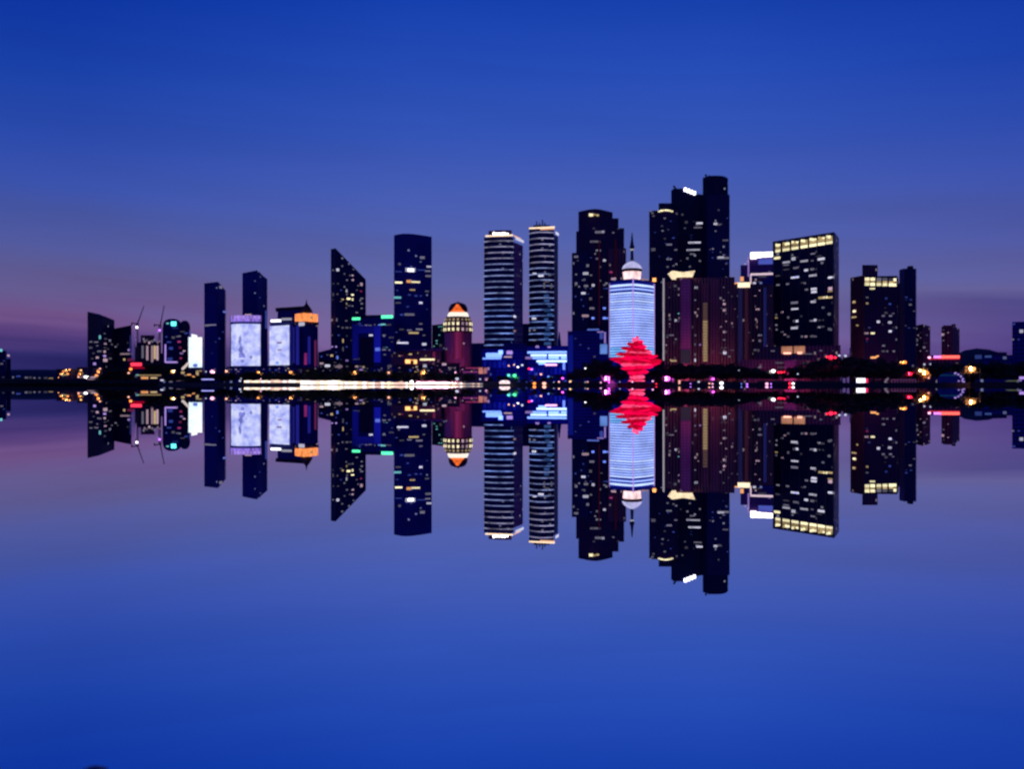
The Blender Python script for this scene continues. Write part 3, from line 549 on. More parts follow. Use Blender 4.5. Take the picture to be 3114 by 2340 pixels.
b.face(P(1695, 996), P(1707, 996)); b.put(1695, 990, 2.4, 130, 'b', 'edge_light', 0, .4)
b = Bld('low_block', 'narrow blue block filling the gap between the two striped towers', 'building', 1598, 1120); b.block('wall', slab(P(1588, 1120), P(1612, 1120), 30), 985, 'bluepod')
# stepped dark tower
b = Bld('office_tower', 'stepped dark tower with an arched top left of the white striped block', 'tower', 1820, 1060)
m1 = arc(P(1759, 1075), P(1863, 1075), 8, 40, 8); b.block('core', m1, [644, 641, 638, 636, 635.5, 637, 640, 643, 646, 646, 644], 'dark')
b.block('left_wing', slab(P(1739, 1077), P(1790, 1072), 38), 656, 'dark') if False else None
b.block('left_shoulder', slab(P(1752, 1072), P(1800, 1068), 30), 702, 'dark'); b.block('left_wing', slab(P(1739, 1066), P(1790, 1062), 40), 768, 'navy')
b.block('right_shoulder', slab(P(1820, 1071), P(1881, 1071), 30), 664, 'dark'); b.block('right_wing', slab(P(1830, 1068), P(1898, 1068), 34), 694, 'dark'); b.block('right_buttress', slab(P(1850, 1064), P(1904, 1064), 30), 755, 'plumdark')
b.face(P(1759, 1063), P(1863, 1063)); b.put(1797, 654, 12, 8, 'Y', 'roof_sign', .6, 1); b.put(1807, 653, 8, 5, 'y', 'roof_sign', .6, 1); b.put(1817, 655, 8, 5, 'y', 'roof_sign', .6, 1)
b.wins([(1823, 706, 30, 8, 'w'), (1815, 707, 10, 7, 'w'), (1834, 705, 8, 8, 'W'), (1810, 735, 34, 7, 'w'), (1803, 735, 9, 6, 'w'), (1838, 792, 9, 8, 'W'), (1810, 772, 5, 5, 'w')])
b.face(P(1739, 1061), P(1800, 1060)); b.wins([(1752, 781, 14, 8, 'w'), (1744, 801, 6, 9, 'w'), (1787, 808, 9, 10, 'w'), (1781, 832, 18, 10, 'W'), (1777, 851, 7, 7, 'w'), (1752, 863, 8, 10, 'w'), (1761, 872, 5, 6, 'w'), (1782, 870, 14, 8, 'w'), (1774, 892, 14, 8, 'W'), (1752, 835, 6, 5, 'w'), (1744, 953, 6, 10, 'w'), (1768, 912, 6, 5, 'b'), (1750, 902, 5, 5, 'b'), (1774, 931, 5, 5, 'b'), (1780, 961, 22, 9, 'P'), (1800, 938, 16, 8, 'w'), (1803, 968, 9, 8, 'B'), (1796, 909, 9, 10, 'w'), (1804, 868, 9, 10, 'W')])
b.face(P(1825, 1062), P(1904, 1062)); b.wins([(1838, 938, 9, 8, 'B'), (1838, 968, 10, 8, 'B'), (1858, 828, 10, 6, 'M'), (1865, 708, 7, 4, 'w'), (1838, 867, 8, 5, 'w'), (1847, 968, 8, 5, 'B')])
b.scatter(22, 1745, 1850, 780, 1000, 'wb'); 
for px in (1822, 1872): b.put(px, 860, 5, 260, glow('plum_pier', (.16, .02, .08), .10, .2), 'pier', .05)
b = Bld('office_building', 'low navy building with blue outline lights in front of the stepped tower', 'building', 1790, 950)
b.block('wall', slab(P(1726, 955), P(1856, 945), 40), 1006, 'navyblue'); b.face(P(1726, 955), P(1856, 945)); b.put(1804, 1003, 36, 4, 'B', 'outline_light', .6); b.put(1840, 1028, 5, 34, 'V', 'outline_light', .6); b.put(1829, 1022, 10, 20, 'b', 'outline_light', .4); b.put(1836, 1062, 22, 30, glow('blue_mesh_light', (.15, .3, .85), .55, 0, tex=.8, scale=.3), 'blue_light_panel', .3)
b.put(1826, 1010, 20, 4, 'V', 'outline_light', .6); b.put(1735, 1075, 16, 110, glow('blue_wall_deep', (.01, .02, .5), .3, 0, tex=.5, scale=.05), 'blue_light_panel', .3)
b.wins([(1765, 1049, 7, 6, 'b'), (1750, 1030, 6, 4, 'b'), (1790, 1060, 6, 5, 'b'), (1808, 1085, 8, 4, 'w')])
# bright striped block with dome and spire
D = 855; b = Bld('striped_block', 'brightly lit pale blue striped block crowned by a white dome and spire', 'tower', 1925, D)
Lp, Cp, Rp = P(1853, 873), P(1925, D), P(1989, 878)
def dome_faces(Lp, Cp, Rp, bl, off=0):
    a1 = arc(Lp, Cp, bl, 1, 5)[:6]; a2 = arc(Cp, Rp, bl, 1, 5)[:6]; fr = a1+a2[1:]
    if off:
        c = (Lp+Rp)/2+Vector((0, 25)); fr = [p+(p-c).normalized()*off for p in fr]
    return fr
fr = dome_faces(Lp, Cp, Rp, 1.5); bk = [back_off(Rp, 35), back_off(Lp, 34)]
b.block('wall', fr+bk, 852, facade('lit_block_wall', (.06, .10, .8), (.04, .08, .7), lit=0, lits=0), None)
bandc = [glow('led_band_ice', (.37, .50, 1), 1.2, .12, 'AUTO', tex=.2, scale=.06), glow('led_band_sky', (.32, .46, 1), 1.15, .12, 'AUTO', tex=.2, scale=.06), glow('led_band_pale', (.50, .64, 1), 1.25, .1, 'AUTO', tex=.2, scale=.06), glow('led_band_aqua', (.20, .50, .9), 1.1, .12, 'AUTO', tex=.3, scale=.06)]
def ring_band(name, fr2, y0, y1, m_, par, Dref):
    z0, z1 = Z(y1, Dref), Z(y0, Dref)
    me = prism_mesh(name, fr2+[fr2[-1]+Vector((0, .8)), fr2[0]+Vector((0, .8))], [z1]*(len(fr2)+2), z0); return link_mesh(name, me, m_, par)
fo = dome_faces(Lp, Cp, Rp, 1.5, .6)
ring_band('cornice_band', fo, 863, 869.5, bandc[2], b.root, D); ring_band('light_band', fo, 875.5, 880.5, bandc[1], b.root, D)
y = 888.0; i = 0
while y < 1084:
    u = (y-888)/196; m_ = bandc[2] if u < .35 and i % 3 == 0 else bandc[0] if u < .6 else (bandc[0] if u < .85 else bandc[3])
    ring_band('light_band', fo, y, y+4.9, m_, b.root, D); y += 8.0; i += 1
for px, p in ((1853.5, Lp), (1925, Cp), (1988.5, Rp)):
    box('corner_light', G['V'], p.x, p.y-1.0, (Z(856 if px != 1925 else 846, D)+Z(1084, D))/2, 1.0, .8, Z(856 if px != 1925 else 846, D)-Z(1084, D), b.root)
cx, cy = X(1922, 880), 880.0; q = lambda w_: w_/F*865; zz = lambda y: Z(y, 865)
b.block('roof', [P(1856, 874), P(1925, 859), P(1986, 879), P(1980, 905), P(1862, 900)], 848, 'navyblue', base=853)
lathe('drum', [(q(26), zz(852)), (q(27), zz(840)), (q(29), zz(822))], glow('drum_light', (1, .68, .70), 1.2, 0, 'AUTO', tex=.45, scale=.25, stretch=(1, 1, .25)), b.root, cx, cy)
lathe('drum_eave', [(q(30.5), zz(822)), (q(31), zz(816)), (q(30), zz(813))], plain('brown_eave', (.16, .05, .04), .6), b.root, cx, cy)
lathe('dome', [(q(31), zz(813)), (q(29), zz(806)), (q(23), zz(799)), (q(15), zz(793)), (q(6), zz(789.5)), (q(5), zz(788))], glow('dome_light', (.52, .50, .85), .95, 0, 'AUTO', tex=.3, scale=.12), b.root, cx, cy)
spirem = plain('spire_metal', (.03, .05, .06), .4, .2, 1, metal=.5)
lathe('spire', [(q(5.5), zz(789)), (q(5), zz(778)), (q(4), zz(756)), (q(4.5), zz(750)), (q(8.5), zz(744)), (q(5.5), zz(738)), (q(4.2), zz(728)), (q(2.5), zz(712)), (q(1.2), zz(700))], spirem, b.root, cx, cy, 12)
lathe('spire_lamp', [(q(4.8), zz(755)), (q(5.4), zz(751))], glow('spire_lamp_glow', (.7, .65, .6), .6, 0), b.root, cx, cy, 12)
b.face(Cp, Rp); 
for px, py, ww, hh in ((1966, 848, 20, 6),): b.put(px, py+3, ww, hh, 'P', 'roof_light', -2)
b.face(Lp, Cp); b.put(1864, 848, 14, 6, 'P', 'roof_light', -1)
box('corner_lamp', L['warm'], Rp.x, Rp.y-1.5, Z(852, Rp.y), 3.2, 2, 3.4, b.root)
# ------------------------------------------------------------------ tallest cluster
b = Bld('skyscraper', 'dark skyscraper with a golden arc on its round roof, left shoulder of the tallest cluster', 'tower', 2012, 1140)
b.block('wall', slab(P(1974, 1145), P(2062, 1140), 40), 639, 'dark'); b.block('roof_drum', arc(P(2003, 1148), P(2044, 1146), 4, 20), [620]*10+[618]*2, 'black')
b.face(P(1974, 1145), P(2062, 1140)); 
for i in range(7): u = i/6*2-1; b.put(2024+u*19, 640+u*u*3.5, 8, 4, 'Y', 'crown_light', 1.5, 1)
b.wins([(1984, 648, 7, 6, 'w'), (2058, 650, 6, 7, 'w'), (1987, 759, 13, 11, 'w'), (1982, 762, 6, 6, 'w'), (2035, 744, 18, 6, 'w'), (2015, 702, 7, 5, 'w'), (2005, 780, 6, 4, 'b'), (2055, 760, 10, 4, 'w')]); b.scatter(16, 1980, 2058, 660, 850, 'wb')
b = Bld('skyscraper', 'dark skyscraper with a tilted white roof sign in the middle of the tallest cluster', 'tower', 2090, 1160)
pts = slab(P(2041, 1165), P(2137, 1158), 45); b.block('wall', pts, [578, 592, 592, 578], 'black'); b.block('roof_drum', slab(P(2045, 1170), P(2078, 1168), 20), 573, 'black')
link_mesh('antenna', beam_mesh('antenna', [((X(2058, 1168), 1170, Z(576, 1168)), (X(2049, 1168), 1170, Z(564, 1168)))], 2), metal, b.root)
b.face(*pts[:2])
for i in range(4): b.put(2084+i*9.2, 577+i*3.6, 8.4, 11, 'white', 'sign_glyph', .8, 1)
b.wins([(2087, 676, 10, 9, 'w'), (2127, 679, 20, 7, 'W'), (2120, 683, 9, 5, 'w'), (2122, 692, 26, 4, 'w'), (2112, 738, 40, 6, 'W'), (2104, 740, 18, 5, 'w'), (2108, 760, 44, 5, 'W'), (2096, 763, 18, 4, 'w'), (2105, 773, 16, 4, 'w'), (2060, 710, 6, 4, 'b')], 'w'); b.scatter(18, 2050, 2135, 610, 850, 'wb')
b = Bld('skyscraper', 'tallest dark skyscraper with a rounded top and a short mast', 'tower', 2178, 1130)
pts = slab(P(2136, 1150), P(2214, 1146), 45); 
pr = arc(P(2137, 1146), P(2214, 1142), 8, 40, 8); b.block('wall', pr, [541, 537, 535, 534, 534, 534, 535, 537, 543, 543, 541], 'black'); b.block('side_wing', slab(P(2150, 1134), P(2219, 1131), 50), 592, 'navy')
link_mesh('mast', beam_mesh('mast', [((X(2154, 1150), 1156, Z(538, 1150)), (X(2148, 1150), 1156, Z(527, 1150))), ((X(2160, 1150), 1156, Z(540, 1150)), (X(2160, 1150), 1156, Z(530, 1150)))], 1.8), metal, b.root)
b.face(P(2150, 1134), P(2219, 1131)); b.wins([(2176, 672, 5, 8, 'w'), (2176, 681, 12, 8, 'W'), (2186, 683, 12, 6, 'w'), (2206, 731, 18, 5, 'w'), (2199, 785, 38, 7, 'w'), (2192, 783, 20, 6, 'W'), (2168, 757, 6, 6, 'w'), (2176, 703, 6, 4, 'w'), (2212, 664, 4, 4, 'b'), (2210, 800, 8, 4, 'b')]); b.scatter(16, 2155, 2215, 610, 850, 'wb')
# residential slabs in front
pierm = lambda nm, c, s: glow(nm, c, s, 0, tex=.35, scale=.05)
b = Bld('apartment_tower', 'plum apartment tower with a flared golden crown and a pale edge light', 'tower', 2065, 930)
pts = slab(P(2020, 936), P(2112, 930), 30); b.block('wall', pts, [858, 852, 852, 858], 'plumdark'); b.block('centre_bay', slab(P(2070, 929), P(2100, 928), 3), 850, 'mauve')
cm_ = bpy.data.meshes.new('crown'); a0, a1 = P(2055, 930), P(2106, 928); b0, b1 = P(2044, 928), P(2114, 926)
z0, z1 = Z(843, 929), Z(824, 929); zc = Z(828.5, 929)
vs = [(a0.x, a0.y, z0), (a1.x, a1.y, z0), (a1.x, a1.y+22, z0), (a0.x, a0.y+22, z0), (b0.x, b0.y, z1), ((b0.x+b1.x)/2, b0.y, zc), (b1.x, b1.y, z1), (b1.x, b1.y+26, z1), (b0.x, b0.y+26, z1)]
cm_.from_pydata(vs, [], [(0, 1, 6, 5, 4), (1, 2, 7, 6), (2, 3, 8, 7), (3, 0, 4, 8), (4, 5, 6, 7, 8), (3, 2, 1, 0)]); link_mesh('crown', cm_, glow('crown_gold', (1, .78, .5), 1.1, 0, tex=.3, scale=.15), b.root)
b.block('crown_neck', slab(P(2056, 932), P(2105, 930), 20), 843, 'plumdark', base=856)
b.face(P(2020, 936), P(2112, 930)); b.put(2018, 972, 5, 250, glow('edge_light_pale', (.45, .40, .48), .7, 0, tex=.3, scale=.05), 'edge_light', 1)
b.wins([(2053, 870, 12, 9, 'w'), (2065, 878, 6, 5, 'w'), (2038, 971, 8, 9, 'w'), (2056, 975, 8, 9, 'W'), (2030, 1020, 10, 4, 'w'), (2042, 1020, 14, 6, 'w'), (2056, 1032, 7, 6, 'w'), (2040, 1095, 6, 5, 'y'), (2048, 1098, 20, 4, 'y'), (2052, 1090, 5, 5, 'w'), (2025, 1050, 6, 4, 'P'), (2064, 897, 5, 5, 'w'), (2034, 905, 5, 4, 'w')]); b.scatter(26, 2026, 2068, 870, 1090, 'wwPT', 7, 8, 3.6, 3.2)
b.face(P(2070, 928.6), P(2100, 927.6)); b.put(2085, 1085, 29, 40, glow('wall_wash_lilac', (.20, .12, .26), .12, 0, tex=.3, scale=.1), 'wall_light', .1)  # light wash at the foot of the bay painted as an emissive patch
b = Bld('apartment_tower', 'wide plum apartment tower with one glowing golden stair strip', 'tower', 2165, 925)
pts = slab(P(2104, 941), P(2234, 935), 30); b.block('wall', pts, [846, 843, 843, 846], 'plumdark')
b.block('stair_bay', slab(P(2133, 938), P(2156, 937), 3), 862, 'plum'); b.block('centre_bay', slab(P(2162, 937), P(2186, 936), 3), 852, 'plum')
gs = glow('stair_gold', (.55, .38, .20), .48, 0, tex=.4, scale=.1)
m, t = newmat('stair_strip', 'NONE'); o = N(t, 'ShaderNodeOutputMaterial'); e = N(t, 'ShaderNodeEmission'); e.inputs[0].default_value = (.62, .42, .22, 1)
b.face(P(2133, 937.6), P(2156, 936.6))
t.nodes.clear(); bpy.data.materials.remove(m)
for i in range(20): b.put(2144.5, 925+i*9, 13, 7.2, gs if i > 5 else 'y' if i > 9 else glow('stair_dim', (.22, .13, .12), .35, 0), 'stair_window', .15)
b.face(P(2104, 941), P(2234, 935)); b.wins([(2110, 875, 24, 9, 'W'), (2118, 877, 10, 6, 'w'), (2137, 907, 7, 7, 'P'), (2115, 913, 6, 4, 'w'), (2113, 951, 12, 7, 'P'), (2112, 1020, 9, 8, 'w'), (2112, 1048, 8, 7, 'w'), (2128, 1049, 7, 6, 'V'), (2112, 1078, 7, 7, 'w'), (2113, 1096, 9, 12, 'W'), (2191, 907, 7, 7, 'w'), (2203, 925, 8, 9, 'P'), (2203, 944, 9, 9, 'P'), (2182, 934, 6, 6, 'w'), (2225, 984, 7, 8, 'P'), (2203, 1010, 9, 8, 'P'), (2203, 1034, 8, 4, 'w'), (2202, 1066, 5, 6, 'w'), (2204, 1074, 10, 10, 'W'), (2193, 1074, 9, 3, 'w'), (2180, 1094, 8, 10, 'w'), (2218, 1085, 6, 5, 'w'), (2225, 902, 5, 5, 'w')], 'P')
b.scatter(30, 2190, 2232, 870, 1095, 'wwwP', 7, 8, 4, 3.6); b.scatter(16, 2106, 2130, 880, 1095, 'wwwP', 7, 8, 4, 3.6)
b = Bld('apartment_tower', 'plum tower with a cream lit parapet and a faint blue strip', 'tower', 2250, 960)
pts = slab(P(2216, 966), P(2283, 962), 30); b.block('wall', pts, [866, 860, 860, 866], 'plumdark'); b.face(*pts[:2])
b.put(2262, 867, 36, 15, glow('parapet_cream', (1, .80, .55), 1.15, 0, tex=.4, scale=.2), 'parapet_light', .5, 1.5); b.put(2233, 862, 24, 4, 'O', 'parapet_light', .5); b.put(2257, 848, 10, 14, 'O', 'parapet_light', -3)
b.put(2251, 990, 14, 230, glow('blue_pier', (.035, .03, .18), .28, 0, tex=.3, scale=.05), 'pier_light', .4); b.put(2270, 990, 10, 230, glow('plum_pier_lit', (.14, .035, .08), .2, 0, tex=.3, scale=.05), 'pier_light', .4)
b.wins([(2221, 900, 4, 6, 'w'), (2223, 984, 7, 8, 'P')]); b.scatter(20, 2218, 2282, 880, 1085, 'wwP', 7, 8, 3.6, 3.4)
b = Bld('apartment_tower', 'dark tower behind a thin white roof outline left of the big office block', 'tower', 2320, 990)
pts = slab(P(2283, 996), P(2352, 990), 30); b.block('wall', pts, [848, 846, 846, 848], 'plumdark'); b.face(*pts[:2])
ol = glow('outline_white', (.75, .55, .65), .9, 0, tex=.3, scale=.2)
b.put(2316, 834, 66, 6, ol, 'outline_light', .4, 1); b.put(2283, 850, 4, 30, ol, 'outline_light', .6); b.put(2294, 861, 9, 6, 'W', 'outline_light', .5); b.put(2318, 841, 24, 6, 'w', 'outline_light', .5)
b.block('roof_wedge', [P(2300, 994), P(2352, 990), P(2352, 1010), P(2300, 1014)], [862, 838, 838, 862], 'navyblue', base=866)
b.put(2327, 985, 9, 220, glow('blue_pier_deep', (.03, .04, .32), .28, 0, tex=.3, scale=.05), 'pier_light', .4)
b.wins([(2304, 941, 12, 6, 'P'), (2310, 1020, 14, 6, 'w'), (2311, 1037, 8, 9, 'w'), (2303, 978, 4, 14, 'P'), (2303, 995, 4, 10, 'P'), (2300, 1065, 16, 6, 'w'), (2340, 1068, 10, 5, 'w'), (2340, 1000, 5, 5, 'w')]); b.scatter(24, 2286, 2350, 880, 1085, 'wP', 7, 8, 3.6, 3.4)
b = Bld('office_building', 'purple building carrying a glaring white roof sign behind the outline-lit tower', 'building', 2300, 1080)
b.block('wall', slab(P(2278, 1085), P(2352, 1080), 35), 778, 'lilac'); b.block('left_wing', slab(P(2252, 1088), P(2277.5, 1086), 30), 806, 'lilac')
b.face(P(2278, 1085), P(2352, 1080)); 
for i, (ww, hh, dy_) in enumerate(((17, 20, 2), (14, 17, 0), (16, 15, -1), (20, 15, -2))): b.put(2291+i*16.5, 777+dy_-1, ww, hh, 'white', 'sign_glyph', .8, 1.5)
b.put(2330, 795, 46, 18, glow('sign_wash_blue', (.12, .16, .8), .45, 0, tex=.6, scale=.2), 'wall_light', .3); b.put(2276, 812, 4, 60, 'V', 'edge_light', .5); b.put(2266, 803, 6, 3, 'P', 'roof_light', .5); b.put(2275, 796, 5, 4, 'P', 'roof_light', .5)  # blue wash below the sign painted as an emissive patch
# big office block
b = Bld('office_block', 'big dark office block with two rows of bright yellow windows under the roof', 'tower', 2450, 940)
Lp, Cp, Rp = P(2350, 1008), P(2535, 945), P(2550, 985)
pts = [Lp, Cp, Rp, Lp+Rp-Cp]; zt = Z(706, 945); 
b.root.location = (X(2450, 960), 960, GZ)
me = prism_mesh('wall', pts, [zt]*4, GZ-.4); link_mesh('wall', me, FM['office'], b.root)
me = prism_mesh('side_cladding', [Cp+Vector((.3, -.3)), Rp+Vector((.3, -.3)), Rp+Vector((.2, 0)), Cp+Vector((.2, .1))], [zt+.3]*4, GZ-.3); link_mesh('side_cladding', me, FM['plumdark'], b.root)
b.face(Lp, Cp)
cols = [2366, 2391, 2418, 2446, 2473, 2498, 2523]; roof_at = lambda px: 1170-(1170-735)*(1+(px-2350)/185*(465/435-1))
def oy(px, v): return 1170-(1170-v)*( (1170-roof_at(px)) / (1170-roof_at(2442)))   # v: row read at the block's centre column
for i, px in enumerate(cols):
    ra = roof_at(px); wd = 21 if i else 14
    for k_ in range(3): b.put(px-wd/3+k_*wd/3, ra+13+(k_ % 2), wd/3*.85, 8-(k_ == 2)*2, 'y' if rnd.random() < .25 else 'Y', 'window', .3, .4)
    b.put(px, ra+21.5, wd, 8, 'y', 'window', .25); b.put(px, ra+31, wd*.96, 8, 'Y', 'window', .3, .4)
for px in [2353, 2379, 2404.5, 2432, 2459.5, 2486, 2511, 2534]:
    b.put(px, (roof_at(px)+1065)/2+2, 2.2, 1065-roof_at(px)-4, unit_office if 'unit_office' in globals() else globals().setdefault('unit_office', plain('office_mullion', (.05, .045, .07), .5, .2, 1)), 'pier', .3, .8)
b.wins([(2363, 785, 20, 9, 'Y'), (2390, 798, 25, 7, 'W'), (2391, 806, 18, 4, 'w'), (2413, 787, 12, 12, 'W'), (2420, 783, 14, 5, 'w'), (2410, 776, 6, 6, 'w'), (2447, 794, 27, 7, 'W'), (2470, 793, 8, 5, 'w'), (2496, 788, 24, 9, 'W'), (2490, 779, 18, 5, 'w'), (2472, 772, 14, 5, 'w'), (2483, 766, 5, 8, 'w'),
 (2391, 820, 18, 4, 'w'), (2420, 815, 16, 7, 'w'), (2428, 812, 7, 6, 'w'), (2453, 822, 14, 8, 'W'), (2470, 819, 12, 8, 'w'), (2482, 819, 4, 8, 'w'), (2417, 844, 28, 7, 'W'), (2424, 842, 14, 5, 'B'), (2365, 839, 14, 6, 'w'), (2472, 838, 24, 7, 'W'), (2480, 836, 8, 8, 'w'), (2527, 844, 18, 8, 'W'), (2366, 867, 10, 6, 'w'), (2395, 864, 9, 6, 'w'), (2443, 860, 14, 4, 'w'), (2448, 862, 6, 5, 'w'),
 (2454, 881, 12, 6, 'w'), (2476, 879, 20, 8, 'W'), (2477, 888, 20, 8, 'W'), (2525, 878, 12, 12, 'P'), (2525, 886, 16, 5, 'y'), (2498, 906, 18, 8, 'y'), (2509, 905, 14, 8, 'Y'), (2524, 905, 16, 7, 'y'), (2416, 921, 22, 8, 'w'), (2473, 918, 16, 8, 'W'), (2479, 914, 6, 8, 'w'), (2417, 940, 22, 6, 'W'), (2503, 936, 8, 7, 'w'), (2416, 977, 9, 8, 'w'), (2424, 977, 7, 8, 'W'), (2415, 998, 22, 8, 'W'), (2424, 994, 8, 8, 'w'), (2469, 976, 12, 6, 'w'), (2479, 974, 8, 9, 'W'), (2492, 975, 6, 6, 'w'), (2503, 974, 5, 6, 'w'), (2497, 994, 20, 6, 'w'), (2491, 995, 8, 6, 'W'), (2527, 1003, 6, 9, 'w'), (2439, 1024, 6, 7, 'w'), (2451, 1024, 8, 7, 'P'), (2470, 1023, 12, 8, 'w'), (2480, 1024, 6, 6, 'w'), (2361, 958, 5, 8, 'w'), (2361, 967, 8, 4, 'y'), (2361, 989, 6, 6, 'w'), (2362, 1003, 5, 6, 'w'), (2397, 966, 6, 9, 'w'), (2379, 950, 6, 6, 'P'), (2379, 1010, 7, 6, 'w'), (2397, 1024, 8, 7, 'w'), (2387, 1018, 7, 5, 'P'), (2360, 1070, 16, 4, 'w')], 'W')
b.face(Cp, Rp); b.wins([(2543, 843, 9, 8, 'Y'), (2543, 904, 7, 8, 'W'), (2541, 1003, 6, 4, 'M')])
b = Bld('podium_hall', 'low hall with warm uplit arches at the foot of the big office block', 'building', 2440, 880)
b.block('wall', slab(P(2300, 900), P(2556, 880), 40), [1056, 1050, 1050, 1056], 'plumdark'); b.block('terrace', slab(P(2250, 870), P(2470, 862), 20), 1094, 'plum'); b.block('stair_block', slab(P(2386, 858), P(2420, 857), 3), 1096, 'mauve')
b.face(P(2300, 900), P(2556, 880)); up = glow('arch_uplight', (1, .42, .26), .30, 0, tex=.95, scale=.3)  # light on the arches painted as emission
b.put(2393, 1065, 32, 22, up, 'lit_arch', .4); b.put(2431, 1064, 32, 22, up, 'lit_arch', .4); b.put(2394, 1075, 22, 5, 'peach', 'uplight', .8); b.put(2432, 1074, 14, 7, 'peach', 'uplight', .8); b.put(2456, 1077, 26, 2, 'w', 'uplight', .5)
b.wins([(2496, 1067, 8, 5, 'w'), (2533, 1068, 7, 5, 'w'), (2350, 1068, 12, 4, 'w')])
b.face(P(2250, 870), P(2470, 862)); b.wins([(2380, 1118, 30, 3, 'w'), (2370, 1104, 26, 3, 'w'), (2448, 1105, 14, 4, 'w'), (2310, 1118, 10, 6, 'w')], 'w')
# right-hand towers
b = Bld('apartment_tower', 'reddish-sided tower with two rows of cream windows below its roof', 'tower', 2655, 970)
pts = [P(2587, 1000), P(2628, 975), P(2728, 970), P(2732, 1000), P(2600, 1030)]; b.block('wall', pts, 839, 'dark')
b.block('side_wall', [P(2586, 998), P(2627.5, 973), P(2628, 974.5), P(2587, 999.5)], 837, 'plum')
b.block('roof_tower', slab(P(2622, 985), P(2669, 985), 20), 806, 'plumdark'); b.face(P(2628, 975), P(2728, 970))
for r_, yy in enumerate((849, 864.5)):
    for i, px in enumerate((2637, 2653.5, 2672.5, 2691, 2710, 2721)): b.put(px, yy+i*.5, 13 if i < 5 else 8, 9, 'Y' if (r_ or i in (0, 1, 5)) else 'w', 'window', .3, .4); 
    for i, px in enumerate((2637, 2653.5, 2672.5, 2691, 2710, 2721)):
        if not r_: b.put(px, 856.5+i*.5, 12, 5, 'y', 'window', .2)
b.wins([(2653, 878, 16, 6, 'Y'), (2637, 905, 8, 5, 'w'), (2637, 923, 7, 7, 'y'), (2695, 908, 8, 8, 'b'), (2706, 925, 7, 7, 'b'), (2694, 952, 9, 8, 'w'), (2686, 961, 9, 7, 'w'), (2708, 961, 9, 6, 'w'), (2671, 979, 9, 9, 'W'), (2706, 981, 11, 9, 'W'), (2707, 1008, 9, 8, 'W'), (2635, 1014, 12, 7, 'P'), (2654, 1014, 12, 7, 'Y'), (2637, 1031, 8, 7, 'M'), (2687, 1052, 9, 6, 'w'), (2686, 1069, 9, 6, 'w'), (2698, 1069, 6, 6, 'w'), (2718, 1069, 6, 6, 'w'), (2656, 1088, 18, 7, 'O'), (2668, 1084, 8, 5, 'O')], 'w')
b.scatter(14, 2632, 2726, 890, 1085, 'wb'); b.face(P(2586, 997), P(2627.5, 972)); b.wins([(2597, 919, 8, 8, 'y'), (2598, 947, 8, 8, 'Y'), (2597, 965, 14, 5, 'y'), (2607, 990, 5, 4, 'y')], 'y')
b = Bld('apartment_tower', 'slim tower with a pale left edge right of the cream-windowed tower', 'tower', 2760, 1000)
pts = [P(2735, 1010), P(2750, 1000), P(2785, 1003), P(2787, 1030), P(2740, 1035)]; b.block('wall', pts, [821, 817, 817, 817, 819], 'navy'); b.block('side_wall', [P(2734.5, 1008.5), P(2750, 998), P(2750, 999.3), P(2735, 1009.5)], 820, 'lilac'); b.block('left_wing', slab(P(2722, 1014), P(2735, 1012), 20), 862, 'plumdark')
b.face(pts[1], pts[2]); b.wins([(2768, 927, 8, 6, 'w'), (2770, 912, 6, 4, 'b'), (2754, 991, 6, 5, 'w')], 'w'); b.scatter(10, 2752, 2784, 900, 1085, 'wb')
b = Bld('apartment_block', 'mid-height plum block with a peaked roof beside the slim tower', 'building', 2808, 1050)
pts = [P(2780, 1062), P(2806, 1050), P(2829, 1058), P(2820, 1085)]; b.block('wall', pts, [992, 986, 994, 990], 'plumdark'); b.face(pts[0], pts[1]); b.wins([(2788, 1035, 7, 11, 'w'), (2788, 1049, 6, 6, 'w'), (2787, 1000, 5, 6, 'w'), (2775, 1069, 6, 6, 'w')], 'w'); b.scatter(9, 2782, 2806, 1000, 1085, 'wwP', 7, 8, 3.6, 3.2); b.face(pts[1], pts[2]); b.wins([(2810, 1057, 7, 6, 'w')]); b.scatter(9, 2808, 2828, 1000, 1085, 'wwP', 7, 8, 3.6, 3.2)
b = Bld('apartment_block', 'lone plum block standing above the long red light bar', 'building', 2890, 1050)
pts = [P(2863, 1058), P(2896, 1050), P(2918, 1062), P(2886, 1085)]; b.block('wall', pts, [994, 991, 1001, 997], 'plumdark'); b.block('roof_box', slab(P(2868, 1070), P(2895, 1070), 10), 990, 'plumdark'); b.face(pts[0], pts[1]); b.wins([(2867, 1018, 8, 9, 'P')]); b.scatter(8, 2866, 2895, 1000, 1070, 'wwP', 7, 8, 3, 3)
b = Bld('low_hall', 'low hall edged with a red light bar and a violet end', 'building', 2872, 800)
b.block('wall', slab(P(2830, 805), P(2925, 800), 30), 1081, 'plumdark'); b.face(P(2830, 805), P(2925, 800))
b.put(2886, 1086, 56, 8, glow('red_bar', (1, .1, .08), 2.4, 0, 'AUTO'), 'light_bar', .5, 1); b.put(2850, 1086, 20, 7, glow('violet_bar', (.75, .25, 1), 1.6, 0), 'light_bar', .5, 1); b.put(2870, 1092, 85, 3, 'R', 'light_bar', .2)
b = Bld('low_hall', 'long low dark building with faint blue windows near the right edge', 'building', 3010, 700)
b.block('wall', slab(P(2965, 710), P(3078, 700), 30), [1082, 1080, 1080, 1082], 'navyblue'); b.block('roof', slab(P(2985, 712), P(3062, 706), 24), [1070, 1072, 1072, 1070], 'navy'); b.face(P(2965, 710), P(3078, 700)); b.put(3005, 1085, 18, 6, glow('faint_blue', (.08, .16, .55), .4, 0), 'window', .3); b.put(2975, 1086, 18, 12, glow('faint_blue_wash', (.05, .09, .4), .4, 0), 'window', .3)
